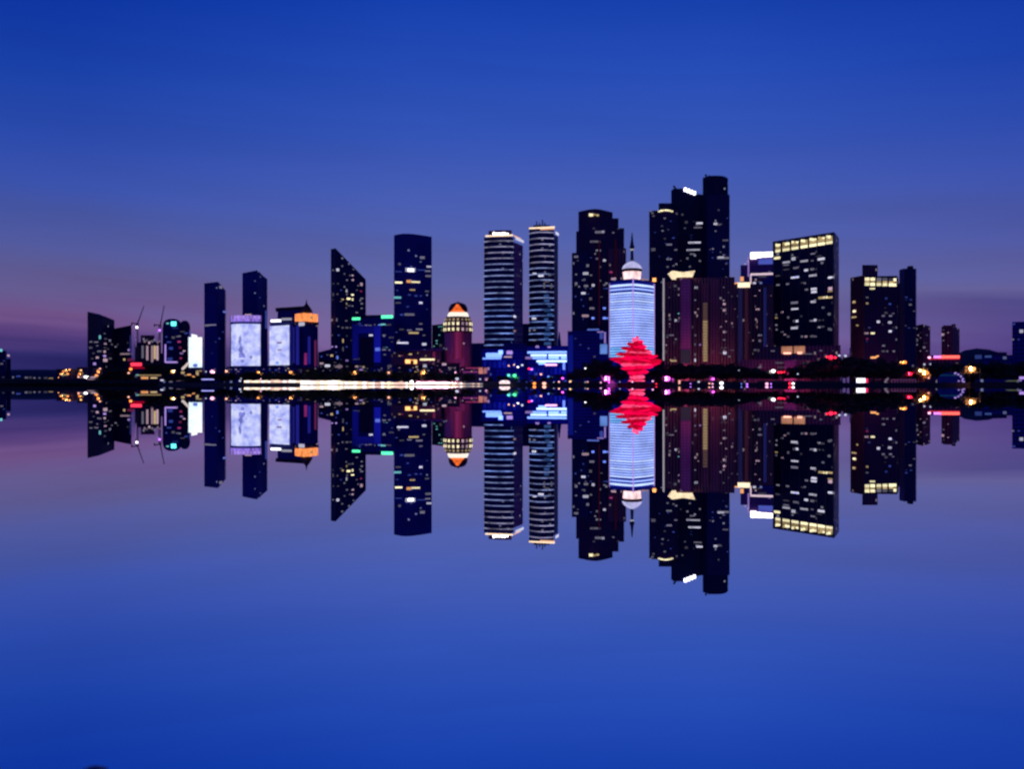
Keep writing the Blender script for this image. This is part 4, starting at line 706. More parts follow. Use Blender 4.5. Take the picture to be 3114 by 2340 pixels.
b = Bld('apartment_block', 'dark block cut by the far right edge of the picture with one pale lamp', 'building', 3100, 760)
pts = slab(P(3078, 770), P(3160, 760), 30); b.block('wall', pts, 977, 'navyblue'); b.face(*pts[:2]); b.put(3106, 1008, 10, 10, 'W', 'window', .4); b.wins([(3083, 986, 8, 6, 'b'), (3080, 1033, 7, 6, 'w'), (3098, 1033, 6, 4, 'b')])
# projecting ribs on the housing blocks, plant rooms on the roofs
byl = {o['label']: o for o in C.objects if o.parent is None and 'label' in o}
ribm = plain('rib_stone', (.22, .12, .13), .8, .2, .5)
for lb, a, c, x0, x1, top, n_ in (('plum apartment tower with a flared golden crown and a pale edge light', P(2020, 936), P(2112, 930), 2023, 2110, 861, 11), ('wide plum apartment tower with one glowing golden stair strip', P(2104, 941), P(2234, 935), 2108, 2231, 849, 15),
    ('plum tower with a cream lit parapet and a faint blue strip', P(2216, 966), P(2283, 962), 2220, 2282, 878, 8), ('dark tower behind a thin white roof outline left of the big office block', P(2283, 996), P(2352, 990), 2287, 2346, 866, 8)):
    rt = byl[lb]; d_ = c-a
    for i in range(n_):
        px = x0+(x1-x0)*i/(n_-1); u = (px/F-1557/F); ry = Vector((u, 1)); den = ry.x*d_.y-ry.y*d_.x; tt = (a.x*d_.y-a.y*d_.x)/den; p = ry*tt
        zt = Z(top, p.y); box('rib', ribm, p.x, p.y-.35, (zt+GZ)/2, .55, .65, zt-GZ, rt)
for lb, items in (('tall dark blue tower with a gently arched top and one bright white window row', ()), ('blade-shaped dark tower whose roof slopes steeply down to the right', ()), ('big dark office block with two rows of bright yellow windows under the roof', ()),
    ('slim tower with a pale left edge right of the cream-windowed tower', ((2768, 1015, 814, 12),)), ('lone plum block standing above the long red light bar', ((2900, 1066, 990, 5),)), ):
    for px, D_, ty, wd in items:
        zt = Z(ty, D_); box('plant_room', roofmat, X(px, D_), D_, zt-3, wd/F*D_, 6, 9, byl[lb])

# ground floodlights in front of the towers (warm on the housing blocks, blue round the podiums)
UP = {k: glow('floodlight_'+k, c, v, .1, 'AUTO') for k, c, v in (('plum', (1, .30, .26), 26), ('rose', (1, .20, .42), 12), ('blue', (.02, .04, 1), 10), ('hotrose', (1, .25, .5), 30), ('violet', (.25, .05, 1), 10), ('amber', (1, .30, .08), 7))}
def uplights(label, k, x0, x1, D, n, hgt=1.6):
    r = empty('floodlight_row', (X((x0+x1)/2, D), D, GZ), label, 'floodlights')
    for i in range(n):
        px = x0+(x1-x0)*(i+.5)/n; box('floodlight', UP[k], X(px, D), D, GZ+hgt/2+.2, (x1-x0)/n*.7/F*D, 1.2, hgt, r)
        box('base', metal, X(px, D), D+.2, GZ, 1.2, 1.6, .5, r)
        box('shield', metal, X(px, D), D-1.1, GZ+hgt/2+.25, (x1-x0)/n*.98/F*D, .25, hgt+.9, r)
uplights('row of pinkish ground floodlights in front of the plum apartment towers', 'plum', 2025, 2340, 905, 8)
uplights('row of reddish ground floodlights in front of the office block podium', 'rose', 2300, 2560, 850, 7)
uplights('row of reddish ground floodlights below the cream-windowed tower', 'plum', 2585, 2790, 945, 6)
uplights('row of reddish ground floodlights below the two lone plum blocks', 'rose', 2790, 2930, 1025, 4)
uplights('row of rose ground floodlights below the plum lantern tower', 'hotrose', 1352, 1434, 1040, 4)
uplights('row of blue ground floodlights before the left striped tower podium', 'blue', 1466, 1596, 965, 6)
uplights('row of blue ground floodlights before the right striped tower podium', 'blue', 1604, 1724, 935, 6)
uplights('row of blue ground floodlights left of the pale striped block', 'blue', 1735, 1850, 925, 5)
uplights('row of blue ground floodlights behind the podium of the pale striped block', 'blue', 1850, 2010, 990, 5)
uplights('row of blue ground floodlights before the towers with lavender screens', 'blue', 625, 815, 1170, 4, .5)
uplights('row of violet ground floodlights before the orange crowned tower', 'violet', 885, 968, 1185, 3, 1)
uplights('row of amber ground floodlights before the construction site', 'amber', 412, 490, 1395, 3)

# ------------------------------------------------------------------ low buildings along the bay
def low(label, x0, x1, D, top, mat, wins, cat='building', name='low_building', default='w', roof=None):
    b = Bld(name, label, cat, (x0+x1)/2, D); a, c = P(x0, D+4), P(x1, D)
    b.block('wall', slab(a, c, 18), top, mat); b.block('roof', slab(P(x0-2, D+3), P(x1+2, D-1), 20), top-1.2 if roof is None else roof, roofmat, base=top)
    b.face(a, c); b.wins(wins, default); return b
lit_shrubs = []
def lamp(px, py, D, kind, w, label, name='street_lamp', cat='street lamp', group=None, power=0, col=None, arm=0, th=.22):
    """pole, arm and a glowing head; w: width of the head in photograph pixels"""
    x, z = X(px+arm, D), Z(py, D); r = empty(name, (x, D, GZ-.2), label, cat, group)
    link_mesh('pole', beam_mesh('pole', [((x, D, GZ-.3), (x, D, z+.25))]+([((x, D, z+.25), (X(px, D), D, z+.3))] if arm else []), th), metal, r)
    hd = w*(1.05 if power else .85)/F*D; x = X(px, D)
    me = bpy.data.meshes.new('lamp_head'); bm = bmesh.new(); bmesh.ops.create_icosphere(bm, subdivisions=2, radius=.5); bm.to_mesh(me); bm.free(); smooth(me)
    me.materials.append(L[kind]); o = link_mesh('lamp_head', me, None, r, Vector((x-r.location.x, 0, z-r.location.z))); o.scale = (hd, hd*.8, hd*.8)
    if power:
        k_ = min(1.6, .7+power/16000)
        lit_shrubs.append((px, D, py, hd, label, power))
        box('reflector', LL[kind], x, D+hd*.42+.35, z, hd*.5*k_, .5, hd*.42*k_, r)  # unseen emitter added behind the head, to light the leaves
    return r
low('dark low pavilion glowing with orange lamps at the far left shore', 172, 232, 1010, 1124, 'black', [(187, 1138, 10, 5, 'O'), (200, 1130, 8, 8, 'O'), (206, 1138, 8, 5, 'O'), (196, 1140, 22, 4, 'y')], name='waterfront_pavilion', cat='pavilion')
low('low pavilion with two stacked orange lamp rows beside the far left pavilion', 234, 268, 1005, 1118, 'black', [(247, 1136, 10, 5, 'O'), (240, 1143, 6, 9, 'O'), (252, 1148, 24, 4, 'P')], name='waterfront_pavilion', cat='pavilion')
low('low pavilion leaning orange light beneath the sloping-roof tower', 282, 312, 1000, 1122, 'black', [(298, 1130, 6, 12, 'O'), (293, 1143, 10, 8, 'O'), (285, 1148, 18, 4, 'P')], name='waterfront_pavilion', cat='pavilion')
for px, py, k, w_ in ((200, 1126, 'gold', 5), (211, 1125, 'warm', 8), (206, 1137, 'orange', 7), (187, 1138, 'warm', 6), (192, 1130, 'orange', 6), (178, 1148, 'warm', 4)): lamp(px, py, 1003, kind=k, w=w_, label='orange lamp in the glowing cluster at the far left pavilion', group='orange lamps at the far left pavilion', power=1500 if px in (200, 187) else 0, col=(1, .4, .1))
for px, py, k, w_ in ((246, 1127, 'gold', 8), (242, 1137, 'orange', 6), (239, 1147, 'peach', 7)): lamp(px, py, 997, kind=k, w=w_, label='orange lamp stacked before the pavilion left of the sloping-roof tower', group='orange lamps left of the sloping-roof tower', power=2000 if px == 242 else 0, col=(1, .4, .1))
lamp(260, 1147, 990, 'white', 9, 'big white floodlight near the water under the sloping-roof tower', 'floodlight', 'floodlight', power=3000, col=(1, .8, .7))
for px, py in ((304, 1122), (299, 1131), (294, 1141)): lamp(px, py, 993, 'orange' if py > 1125 else 'peach', 7, 'orange lamp in the slanting row under the sloping-roof tower', group='slanting row of orange lamps', power=1500 if py == 1131 else 0, col=(1, .4, .1))
b = low('low strip of pale pink shopfronts on the far left bank', 262, 300, 984, 1151, 'plumdark', [(280, 1154, 30, 3, 'P')])
lamp(362, 1131, 980, 'dim', 6, 'small pale lamp alone in the dark trees at the left bank')
b = low('dark hall carrying a glowing red sign at the left shore', 392, 452, 1060, 1100, 'dark', [(398, 1095, 20, 10, 'M')], name='low_hall')
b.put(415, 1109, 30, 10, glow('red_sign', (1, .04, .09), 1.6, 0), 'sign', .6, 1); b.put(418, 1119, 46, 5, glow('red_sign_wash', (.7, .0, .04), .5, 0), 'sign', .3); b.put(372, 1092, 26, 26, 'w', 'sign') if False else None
lamp(397, 1123, 975, 'orange', 8, 'orange lamp just below the red sign, the upper of two', power=2500, col=(1, .2, .1)); lamp(391, 1135, 972, 'peach', 8, 'pinkish lamp just below the red sign, the lower of two')
b = low('low hall with a cream light line and orange glow under the construction site', 416, 494, 965, 1139, 'plum', [(455, 1142, 70, 4, 'y'), (440, 1150, 22, 8, 'O'), (418, 1141, 8, 5, 'T'), (468, 1150, 20, 6, 'y')], name='low_hall')
lamp(524, 1130, 960, 'gold', 9, 'yellow street lamp in front of the round-topped towers', power=9000, col=(1, .45, .08))
low('long low terminal with silver roof lights on the left bank', 486, 566, 950, 1153, 'navyblue', [(500, 1157, 24, 6, 'W'), (534, 1158, 28, 4, 'P'), (520, 1162, 12, 3, 'w'), (556, 1158, 14, 3, 'w')], name='ferry_terminal', cat='terminal')
low('low building with orange light below the glaring white screen', 540, 618, 975, 1134, 'low', [(556, 1134, 10, 8, 'y'), (575, 1140, 12, 5, 'O'), (600, 1138, 8, 18, 'y'), (605, 1129, 18, 5, 'y'), (590, 1146, 12, 5, 'O')])
# lit round boat hall
b = Bld('round_pavilion', 'small round pavilion ringed with a blue light at the left quay', 'pavilion', 632, 925); q9 = lambda w_: w_/F*925
lathe('drum', [(q9(16), GZ-.4), (q9(18), Z(1158, 925)), (q9(16), Z(1152, 925)), (q9(4), Z(1150, 925))], FM['bluepod'], b.root, X(632, 925), 925.0)
lathe('ring_light', [(q9(18), Z(1156, 925)), (q9(18.6), Z(1154.5, 925)), (q9(17.5), Z(1153, 925))], glow('ring_blue', (.4, .4, 1), 1.3, 0), b.root, X(632, 925), 925.0)
lamp(645, 1131, 950, 'pink', 12, 'large pinkish street lamp below the notched dark tower', power=5000, col=(1, .3, .25)); lamp(626, 1131, 955, 'dim', 6, 'faint lamp beside the pinkish street lamp')
lows = [
 ('low_building', 'low dark block under the wide lavender screen with ragged roofline', 690, 812, 1010, 1117, 'navyblue', [(720, 1126, 10, 4, 'b'), (760, 1130, 30, 3, 'b')]),
 ('low_building', 'low navy block under the narrow lavender screen', 814, 900, 1020, 1114, 'navyblue', [(840, 1126, 8, 4, 'b'), (880, 1128, 8, 4, 'w')]),
 ('low_building', 'low brownish block below the orange crowned tower', 902, 968, 1015, 1119, 'plumdark', [(936, 1128, 10, 5, 'y'), (925, 1140, 8, 4, 'w')]),
 ('low_building', 'low block with two pale lamps at the foot of the blade-shaped tower', 970, 1046, 1000, 1096, 'low', [(978, 1106, 12, 7, 'P'), (996, 1113, 17, 10, 'W'), (1030, 1115, 24, 9, 'P'), (1020, 1113, 12, 6, 'w'), (978, 1133, 9, 9, 'w')]),
 ('low_building', 'low block with small pink windows below the dark arch', 1048, 1124, 1010, 1108, 'low', [(1055, 1115, 8, 5, 'w'), (1085, 1115, 10, 6, 'P'), (1098, 1125, 10, 5, 'V'), (1112, 1130, 8, 4, 'w')]),
 ('low_building', 'low dark block with one pale lamp right of the dark arch', 1126, 1206, 1005, 1114, 'navyblue', [(1185, 1114, 12, 9, 'w'), (1150, 1125, 8, 4, 'b')]),
 ('low_building', 'low dark block hidden under the golden entrance lamps', 1208, 1322, 1000, 1112, 'low', [(1248, 1127, 7, 10, 'b'), (1292, 1113, 12, 10, 'W'), (1302, 1128, 8, 4, 'w')]),
 ('low_building', 'low block with pink windows at the foot of the plum lantern tower', 1324, 1398, 1000, 1106, 'plumdark', [(1351, 1108, 14, 9, 'P'), (1368, 1124, 7, 7, 'w'), (1340, 1130, 6, 4, 'M')]),
 ('low_building', 'low plum block with reddish shopfronts left of the blue podiums', 1400, 1490, 985, 1117, 'plum', [(1436, 1120, 44, 5, 'M'), (1430, 1132, 50, 6, glow('shop_plum', (.3, .04, .25), .5, .3)), (1462, 1128, 14, 24, glow('shop_salmon', (.75, .25, .22), .6, .3, tex=.5, scale=.4)), (1476, 1128, 10, 22, glow('shop_red', (.5, .18, .2), .55, .3, tex=.5, scale=.4)), (1485, 1122, 7, 10, 'V')]),
]
for nm, lb, x0, x1, D, tp, mt, wn in lows:
    b = low(lb, x0, x1, D, tp, mt, wn, name=nm); b.scatter(int((x1-x0)/4), x0+3, x1-3, tp+4, 1140, 'wwPyb', 7, 6, 4, 3)
# lamps along the promenade
for i, (px, py) in enumerate(((688, 1130), (785, 1133), (883, 1133), (1078, 1133), (1182, 1134), (1287, 1133))):
    lamp(px, py, 905, 'peach' if i in (0, 4) else 'warm', 6.5, ('pinkish street lamp below the tall tower behind the lavender screen', 'orange street lamp under the wide lavender screen', 'orange street lamp under the narrow lavender screen', 'orange street lamp under the dark arch of the green-signed building', 'faint pink street lamp between dark arch and arched tower', 'brightest orange street lamp on the promenade, under the reddish podium hall')[i], group='orange street lamps on the promenade', power=(5000, 7000, 7000, 9000, 7000, 16000)[i], col=(1, .32, .08), arm=3)
lamp(1385, 1133, 905, 'pink', 6, 'pink street lamp under the plum lantern tower', power=1500, col=(1, .4, .5)); lamp(1390, 1153, 890, 'dim', 13, 'flat silver lamp on the quay under the plum lantern tower', 'quay_lamp', 'lamp'); lamp(1460, 1154, 885, 'dim', 7, 'small silver lamp near the tip of the lit quay', 'quay_lamp', 'lamp'); lamp(1480, 1153, 883, 'pink', 10, 'round pinkish lamp at the tip of the lit quay', 'quay_lamp', 'lamp', power=1500, col=(1, .5, .7))

# the long lit quay wall
b = Bld('lit_quay_wall', 'long low quay wall lined with dazzling white and warm light panels', 'quay wall', 1100, 884)
def shoreD(px):
    for (a, d0), (c, d1) in zip(shore, shore[1:]):
        if a <= px <= c: return d0+(d1-d0)*(px-a)/(c-a)
QM = [glow('quay_white', (1, .88, .86), 1.7, .3), glow('quay_warm', (1, .76, .55), 1.5, .3), glow('quay_pink', (1, .62, .52), 1.2, .3), glow('quay_dim', (.62, .56, .62), .9, .5)]
for xa, xb in ((480, 700), (700, 1470)):
    pa, pb = P(xa, shoreD(xa)-.5), P(xb, shoreD(xb)-.5); me = prism_mesh('wall', [pa, pb, pb+Vector((0, 3.4)), pa+Vector((0, 3.4))], [GZ+.2 if xa > 600 else GZ+.1]*2+[GZ+.2]*2, -.5); link_mesh('wall', me, concrete, b.root)
px = 742.0
while px < 1462:
    wd = rnd.uniform(6, 13); D = shoreD(px)-1.0
    if px < 912: yt, yb = 1157.5+rnd.uniform(-1.5, 1.5), 1164.5; m_ = rnd.choice((QM[0], QM[0], QM[1], QM[2]))
    elif px < 1040: yt, yb = 1158.5+rnd.uniform(-1.2, 1), 1170.2; m_ = rnd.choice((QM[0], QM[0], QM[1]))
    elif px < 1100: yt, yb = 1160.5+rnd.uniform(-1, 1), 1170.2; m_ = rnd.choice((QM[0], QM[1], QM[1]))
    elif px < 1236: yt, yb = 1162.8+rnd.uniform(-1.5, 1), 1170.2; m_ = rnd.choice((QM[0], QM[1], QM[2]))
    elif px < 1400: yt, yb = 1164.8+rnd.uniform(-1.5, 1), 1170.2; m_ = rnd.choice((QM[0], QM[0], QM[1], QM[2]))
    else: yt, yb = 1166, 1170; m_ = rnd.choice((QM[2], QM[3]))
    if not 906 < px < 911: box('light_panel', m_, X(px+wd/2, D), D, (Z(yt, D)+max(.12, Z(yb, D)))/2, wd*.93/F*D, .6, Z(yt, D)-max(.12, Z(yb, D)), b.root)
    px += wd
for px, py, w_, h_, k in ((1252, 1162, 13, 16, 'white'), (733, 1152, 5, 5, 'dim'), (793, 1153, 5, 7, 'pink'), (730, 1159, 9, 4, 'dim')):
    D = shoreD(px)-1.8; lamp(px, py, D, k, w_, {1252: 'big white arrow-shaped floodlight on the lit quay', 733: 'dim lamp at the left start of the lit quay', 793: 'tiny pink lamp above the lit quay', 730: 'flat dim lamp low at the start of the lit quay'}[px], 'floodlight', 'floodlight')
b = Bld('flower_bed', 'bed of pinkish lit shrubs on the quay right of the brightest street lamp', 'flower bed', 1330, 886)
def leafcloud(name, n, sx, sy, sz, ls, seed, clumps=7):
    r = random.Random(seed); vs = []; fs = []
    cl = [(Vector((r.uniform(-.62, .62), r.uniform(-.6, .6), r.uniform(-.55, .6))), r.uniform(.28, .5)) for _ in range(clumps)]
    for i in range(n):
        c, rad = r.choice(cl); d = Vector((r.gauss(0, 1), r.gauss(0, 1), r.gauss(0, 1))).normalized()*rad*r.uniform(.55, 1.05); p = c+d
        p = Vector((p.x*sx, p.y*sy, p.z*sz)); u = Vector((r.gauss(0, 1), r.gauss(0, 1), r.gauss(0, 1))).normalized(); v = u.cross(Vector((r.gauss(0, 1), r.gauss(0, 1), r.gauss(0, 1)))).normalized()
        s = ls*r.uniform(.6, 1.4); k = len(vs); vs += [p-u*s, p+v*s*.6, p+u*s, p-v*s*.6]; fs.append((k, k+1, k+2, k+3))
    me = bpy.data.meshes.new(name); me.from_pydata(vs, [], fs); me.update(); return me
def leafmat(name, col):
    return plain(name, col, .75, .5, .8, .25)
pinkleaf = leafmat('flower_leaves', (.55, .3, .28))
for i in range(7):
    o = link_mesh('shrub', leafcloud('shrub', 160, 4, 2, 2.2, .5, 50+i, 3), pinkleaf, b.root, Vector(((i-3)*6.5*1.05, 1, 1.6)))
box('uplight', LL['pink'], X(1330, 880), 881, GZ+.3, 40, .4, .3, b.root)

# ------------------------------------------------------------------ trees
leaf = leafmat('dark_leaves', (.028, .042, .03)); bark = plain('bark', (.06, .045, .035), .9, .3, 2)
crowns = [leafcloud('crown', 900, 6.2, 6.0, 5.2, .62, 11+i, 9) for i in range(5)]
def trunkmesh(i):
    r = random.Random(90+i); segs = []
    me = bpy.data.meshes.new('trunk'); bm = bmesh.new()
    def limb(a, b, r0, r1, n=6):
        d = b-a; mt = Matrix.Translation((a+b)/2) @ d.to_track_quat('Z', 'Y').to_matrix().to_4x4()
        bmesh.ops.create_cone(bm, cap_ends=True, segments=n, radius1=r0, radius2=r1, depth=d.length, matrix=mt)
    top = Vector((r.uniform(-.4, .4), r.uniform(-.4, .4), 5)); limb(Vector((0, 0, -.5)), top, .38, .26)
    for k in range(5):
        a = k*1.256+r.uniform(-.4, .4); e = top+Vector((math.cos(a)*3.2, math.sin(a)*3.2, r.uniform(2.2, 5))); limb(top-Vector((0, 0, r.uniform(0, 1.6))), e, .17, .05, 5)
    bm.to_mesh(me); bm.free(); me.materials.append(bark); return me
trunks = [trunkmesh(i) for i in range(3)]
for me in crowns: me.materials.append(leaf)
def tree(px, D, top, label, group, wide=1.0):
    x = X(px, D); h = Z(top, D)-GZ; r = empty('tree', (x, D, GZ-.25), label, 'tree', group)
    s = h/12.2
    o = bpy.data.objects.new('trunk', rnd.choice(trunks)); C.objects.link(o); o.parent = r; o.scale = (s, s, s*.95); o.rotation_euler[2] = rnd.uniform(0, 6)
    o = bpy.data.objects.new('crown', rnd.choice(crowns)); C.objects.link(o); o.parent = r; o.location = (0, 0, 7.4*s); o.scale = (s*wide, s*wide, s*rnd.uniform(.92, 1.02)); o.rotation_euler[2] = rnd.uniform(0, 6)
def belt(x0, x1, D0, D1, tops, step, label, group, wide=1.15, low_row=True):
    px = x0
    while px <= x1:
        u = (px-x0)/max(1, x1-x0)*(len(tops)-1); i = min(len(tops)-2, int(u)); t_ = tops[i]+(tops[i+1]-tops[i])*(u-i)
        tree(px, rnd.uniform(D0, D1), t_+rnd.uniform(-2, 5), label, group, wide); px += step*rnd.uniform(.75, 1.25)
belt(315, 392, 965, 985, [1138, 1118, 1112, 1120, 1138], 17, 'dark tree on the left bank between the slanting orange lamps and the red sign', 'dark trees left of the red sign', 1.5)
belt(462, 500, 1000, 1010, [1108, 1092, 1112], 15, 'tall round dark tree at the foot of the construction site', 'tall trees by the construction site', 1.2)
belt(330, 480, 970, 980, [1142, 1144, 1146, 1143], 24, 'small dark shoreline tree on the left bank below the cranes', 'small shoreline trees below the cranes', 1.3)
belt(505, 725, 935, 945, [1142, 1138, 1140, 1132, 1130, 1128], 17, 'dark tree on the quay below the white screen and notched tower', 'dark trees left of the lit quay', 1.3)
belt(735, 1000, 912, 930, [1128, 1124, 1136, 1126, 1130, 1118, 1128], 18, 'dark tree behind the lit quay below the lavender screens', 'dark trees below the lavender screens', 1.3)
belt(1005, 1260, 908, 930, [1128, 1122, 1130, 1120, 1126, 1122], 18, 'dark tree behind the lit quay below the blade-shaped and arched towers', 'dark trees below the arched tower', 1.3)
belt(1270, 1440, 905, 930, [1130, 1124, 1132, 1128, 1140], 20, 'dark tree behind the lit quay below the plum lantern tower', 'dark trees below the plum lantern tower', 1.3)
belt(1490, 1735, 800, 850, [1146, 1138, 1146, 1140, 1138, 1128], 24, 'dark tree on the shore in front of the blue podiums', 'dark trees before the blue podiums', 1.2)
belt(1750, 1905, 645, 690, [1128, 1104, 1092, 1090, 1108, 1132], 19, 'dark tree in the black belt left of the red sculpture', 'trees left of the red sculpture', 1.0)
belt(1745, 1895, 618, 630, [1140, 1118, 1110, 1112, 1130, 1144], 24, 'dark tree in the black belt left of the red sculpture', 'trees left of the red sculpture', 1.2)
belt(1962, 2240, 650, 690, [1135, 1112, 1103, 1106, 1104, 1104, 1102, 1106], 20, 'dark tree in the black belt right of the red sculpture', 'trees right of the red sculpture', 1.0)
belt(1972, 2250, 615, 630, [1146, 1128, 1118, 1122, 1120], 26, 'dark tree in the black belt right of the red sculpture', 'trees right of the red sculpture', 1.3)
belt(2255, 2440, 640, 680, [1106, 1116, 1122, 1124, 1118, 1110], 22, 'dark tree below the office block with yellow windows', 'trees below the office block', 1.1)
belt(2450, 2735, 620, 660, [1106, 1088, 1080, 1078, 1084, 1082, 1086, 1094, 1100], 20, 'tall dark tree in the high black grove below the cream-windowed tower', 'trees of the high black grove', 1.0)
belt(2460, 2730, 598, 612, [1122, 1110, 1104, 1106, 1110, 1120], 26, 'tall dark tree in the high black grove below the cream-windowed tower', 'trees of the high black grove', 1.3)
belt(2745, 2860, 590, 640, [1108, 1116, 1120, 1100, 1098], 22, 'dark tree between the high black grove and the red light bar', 'trees left of the red light bar', 1.1)
belt(2865, 3125, 570, 600, [1102, 1098, 1100, 1094, 1098, 1096, 1092], 24, 'dark tree behind the blue dome and tall street lamp', 'trees behind the blue dome', 1.1)
belt(2940, 3125, 535, 550, [1128, 1130, 1126, 1132, 1128], 30, 'dark tree behind the blue dome and tall street lamp', 'trees behind the blue dome', 1.3)

# ------------------------------------------------------------------ lamps and small lit things on the right shore
def many(items, label, group, **kw):
    for px, py, D, k, w_ in items: lamp(px, py, D, k, w_, label, group=group, **kw)
lamp(1847, 1152, 600, 'magenta', 12, 'glaring magenta floodlight in the trees left of the red sculpture', 'floodlight', 'floodlight', power=22000, col=(.9, .05, .9))
lamp(1852, 1163, 597, 'magenta', 6, 'lower magenta lamp under the floodlight left of the red sculpture', 'floodlight', 'floodlight')
lamp(2031, 1152, 592, 'magenta', 12, 'glaring magenta floodlight just right of the red sculpture', 'floodlight', 'floodlight', power=20000, col=(.75, .05, .9))
lamp(2169, 1153, 588, 'magenta', 7, 'smaller magenta lamp farther right of the red sculpture', 'floodlight', 'floodlight', power=2500, col=(.7, .05, .9))
lamp(1711, 1151, 680, 'magenta', 7, 'small magenta lamp below the pink shop sign', 'floodlight', 'floodlight', power=1500, col=(.8, .05, .9))
lamp(1547, 1142, 800, 'cyan', 9, 'cyan lamp of the green and cyan pair before the blue podium', 'floodlight', 'floodlight', power=4000, col=(.05, .7, .5)); lamp(1565, 1143, 798, 'green', 10, 'green lamp of the green and cyan pair before the blue podium', 'floodlight', 'floodlight', power=9000, col=(.05, .9, .4))
for px, py, k, w_, lb in ((1547, 1113, 'peach', 7, 'pale lamp above the cyan lamp'), (1563, 1110, 'gold', 6, 'yellowish lamp between two pale lamps above the green lamp'), (1575, 1117, 'white', 8, 'white lamp above and right of the green lamp'), (1588, 1111, 'dim', 9, 'dim lamp at the upper right of the white lamp'), (1609, 1122, 'red', 7, 'crimson lamp under the left end of the pale light bands'), (1617, 1124, 'violet', 7, 'violet lamp touching the crimson lamp'), (1645, 1139, 'peach', 8, 'pale lamp under the pale light bands'), (1668, 1147, 'blue', 10, 'blue lamp on the shore under the pale light bands, the left one'), (1680, 1147, 'blue', 8, 'blue lamp on the shore under the pale light bands, the right one')):
    lamp(px, py, 812, k, w_, lb, power=1500 if k in ('red', 'violet') else 0, col=(1, .1, .4))
b = Bld('round_kiosk', 'small round kiosk ringed with white light at the water edge before the blue podium', 'kiosk', 1535, 775); q8 = lambda w_: w_/F*775
lathe('base', [(q8(15), GZ-2.2), (q8(15), Z(1166, 775))], concrete, b.root, X(1535, 775), 775.0); lathe('light_ring', [(q8(16), Z(1168, 775)), (q8(17), Z(1163, 775)), (q8(11), Z(1158, 775)), (q8(8), Z(1157.5, 775))], glow('kiosk_light', (1, .75, .78), 1.2, 0, tex=.4, scale=.4), b.root, X(1535, 775), 775.0)
shoreitems = [(1625, 1167, 716, 'orange', 12, 'small orange lamp at the water edge'), (1655, 1167, 702, 'peach', 14, 'pale oval lamp at the water edge'), (1700, 1162, 672, 'peach', 7, 'pale lamp below the small magenta lamp'), (1734, 1161, 650, 'gold', 8, 'golden lamp right of the small magenta lamp'), (1684, 1163, 682, 'dim', 4, 'tiny dim lamp left of the small magenta lamp'), (1787, 1162, 625, 'peach', 5, 'pale lamp below the lone white lamp'), (1780, 1163, 628, 'dim', 4, 'tiny lamp below the lone white lamp'),
 (1780, 1121, 640, 'white', 6, 'lone white lamp in the black belt left of the magenta floodlight'), (1827, 1164, 605, 'pink', 6, 'pink lamp left of the big magenta floodlight'), (1885, 1162, 586, 'dim', 4, 'tiny lamp between magenta floodlight and red sculpture'), (1923, 1162, 578, 'pink', 7, 'pinkish lamp at the foot of the red sculpture'), (1985, 1160, 578, 'pink', 7, 'pinkish lamp right of the red sculpture foot'), (1996, 1168, 577, 'red', 5, 'small red lamp right of the red sculpture foot'),
 (2066, 1160, 576, 'peach', 8, 'pale lamp between the two right magenta lamps'), (2066, 1166, 575, 'peach', 7, 'lower pale lamp between the two right magenta lamps'), (2125, 1162, 574, 'dim', 8, 'dim lamp left of the smaller magenta lamp'), (2157, 1167, 572, 'peach', 6, 'small lamp left of the large pale globe'), (2167, 1168, 571, 'pink', 6, 'pink lamp beside the large pale globe'), (2194, 1166, 571, 'white', 14, 'large pale globe lamp on the shore right of the sculpture'), (2100, 1168, 574, 'violet', 5, 'tiny violet lamp on the dark shore'),
 (2255, 1168, 568, 'blue', 4, 'tiny blue lamp on the dark shore'), (2272, 1169, 568, 'violet', 8, 'thin violet light on the dark shore'), (2332, 1168, 565, 'pink', 12, 'thin pink light on the dark shore'), (2345, 1168, 565, 'violet', 6, 'small violet light beside the thin pink light'), (2402, 1167, 562, 'red', 10, 'red lamp at the shore below the big office block'), (2412, 1167, 561, 'white', 10, 'white lamp touching the red shore lamp'),
 (2352, 1129, 625, 'white', 12, 'bright white lamp in front of the office block podium'), (2247, 1128, 630, 'dim', 6, 'dim lamp above the dark trees right of the stair strip'), (2426, 1138, 620, 'dim', 6, 'dim lamp below the plum terrace'), (2368, 1133, 628, 'red', 8, 'crimson lamp just right of the bright white lamp, the left of three'), (2376, 1133, 628, 'red', 8, 'crimson lamp just right of the bright white lamp, the middle of three'), (2385, 1132, 628, 'red', 7, 'crimson lamp just right of the bright white lamp, the right of three')]
for px, py, D, k, w_, lb in shoreitems:
    lamp(px, py, D, k, w_, lb, 'shore_lamp', 'lamp', power=3000 if px == 2352 else 0, col=(1, .9, .6))
lo_ = L['red']
for px, py, D, k, w_, lb in ((2515, 1086, 600, 'red', 8, 'red lamp on the grove top, left of three'), (2527, 1087, 600, 'red', 12, 'red lamp on the grove top, middle of three'), (2540, 1088, 600, 'red', 9, 'red lamp on the grove top, right of three'), (2552, 1082, 600, 'dim', 9, 'pale flat lamp right of the three red lamps'), (2571, 1083, 600, 'dim', 10, 'second pale flat lamp right of the three red lamps')):
    lamp(px, py, D, k, w_, lb, 'tall_lamp', 'lamp', power=2500 if px == 2527 else 0, col=(1, .03, .1))
b = Bld('flagpole', 'thin pale mast left of the cream-windowed tower', 'mast', 2585, 820); link_mesh('pole', beam_mesh('pole', [((X(2585, 820), 820, GZ), (X(2585, 820), 820, Z(1058, 820)))], .8), plain('pale_paint', (.7, .6, .6), .5), b.root)
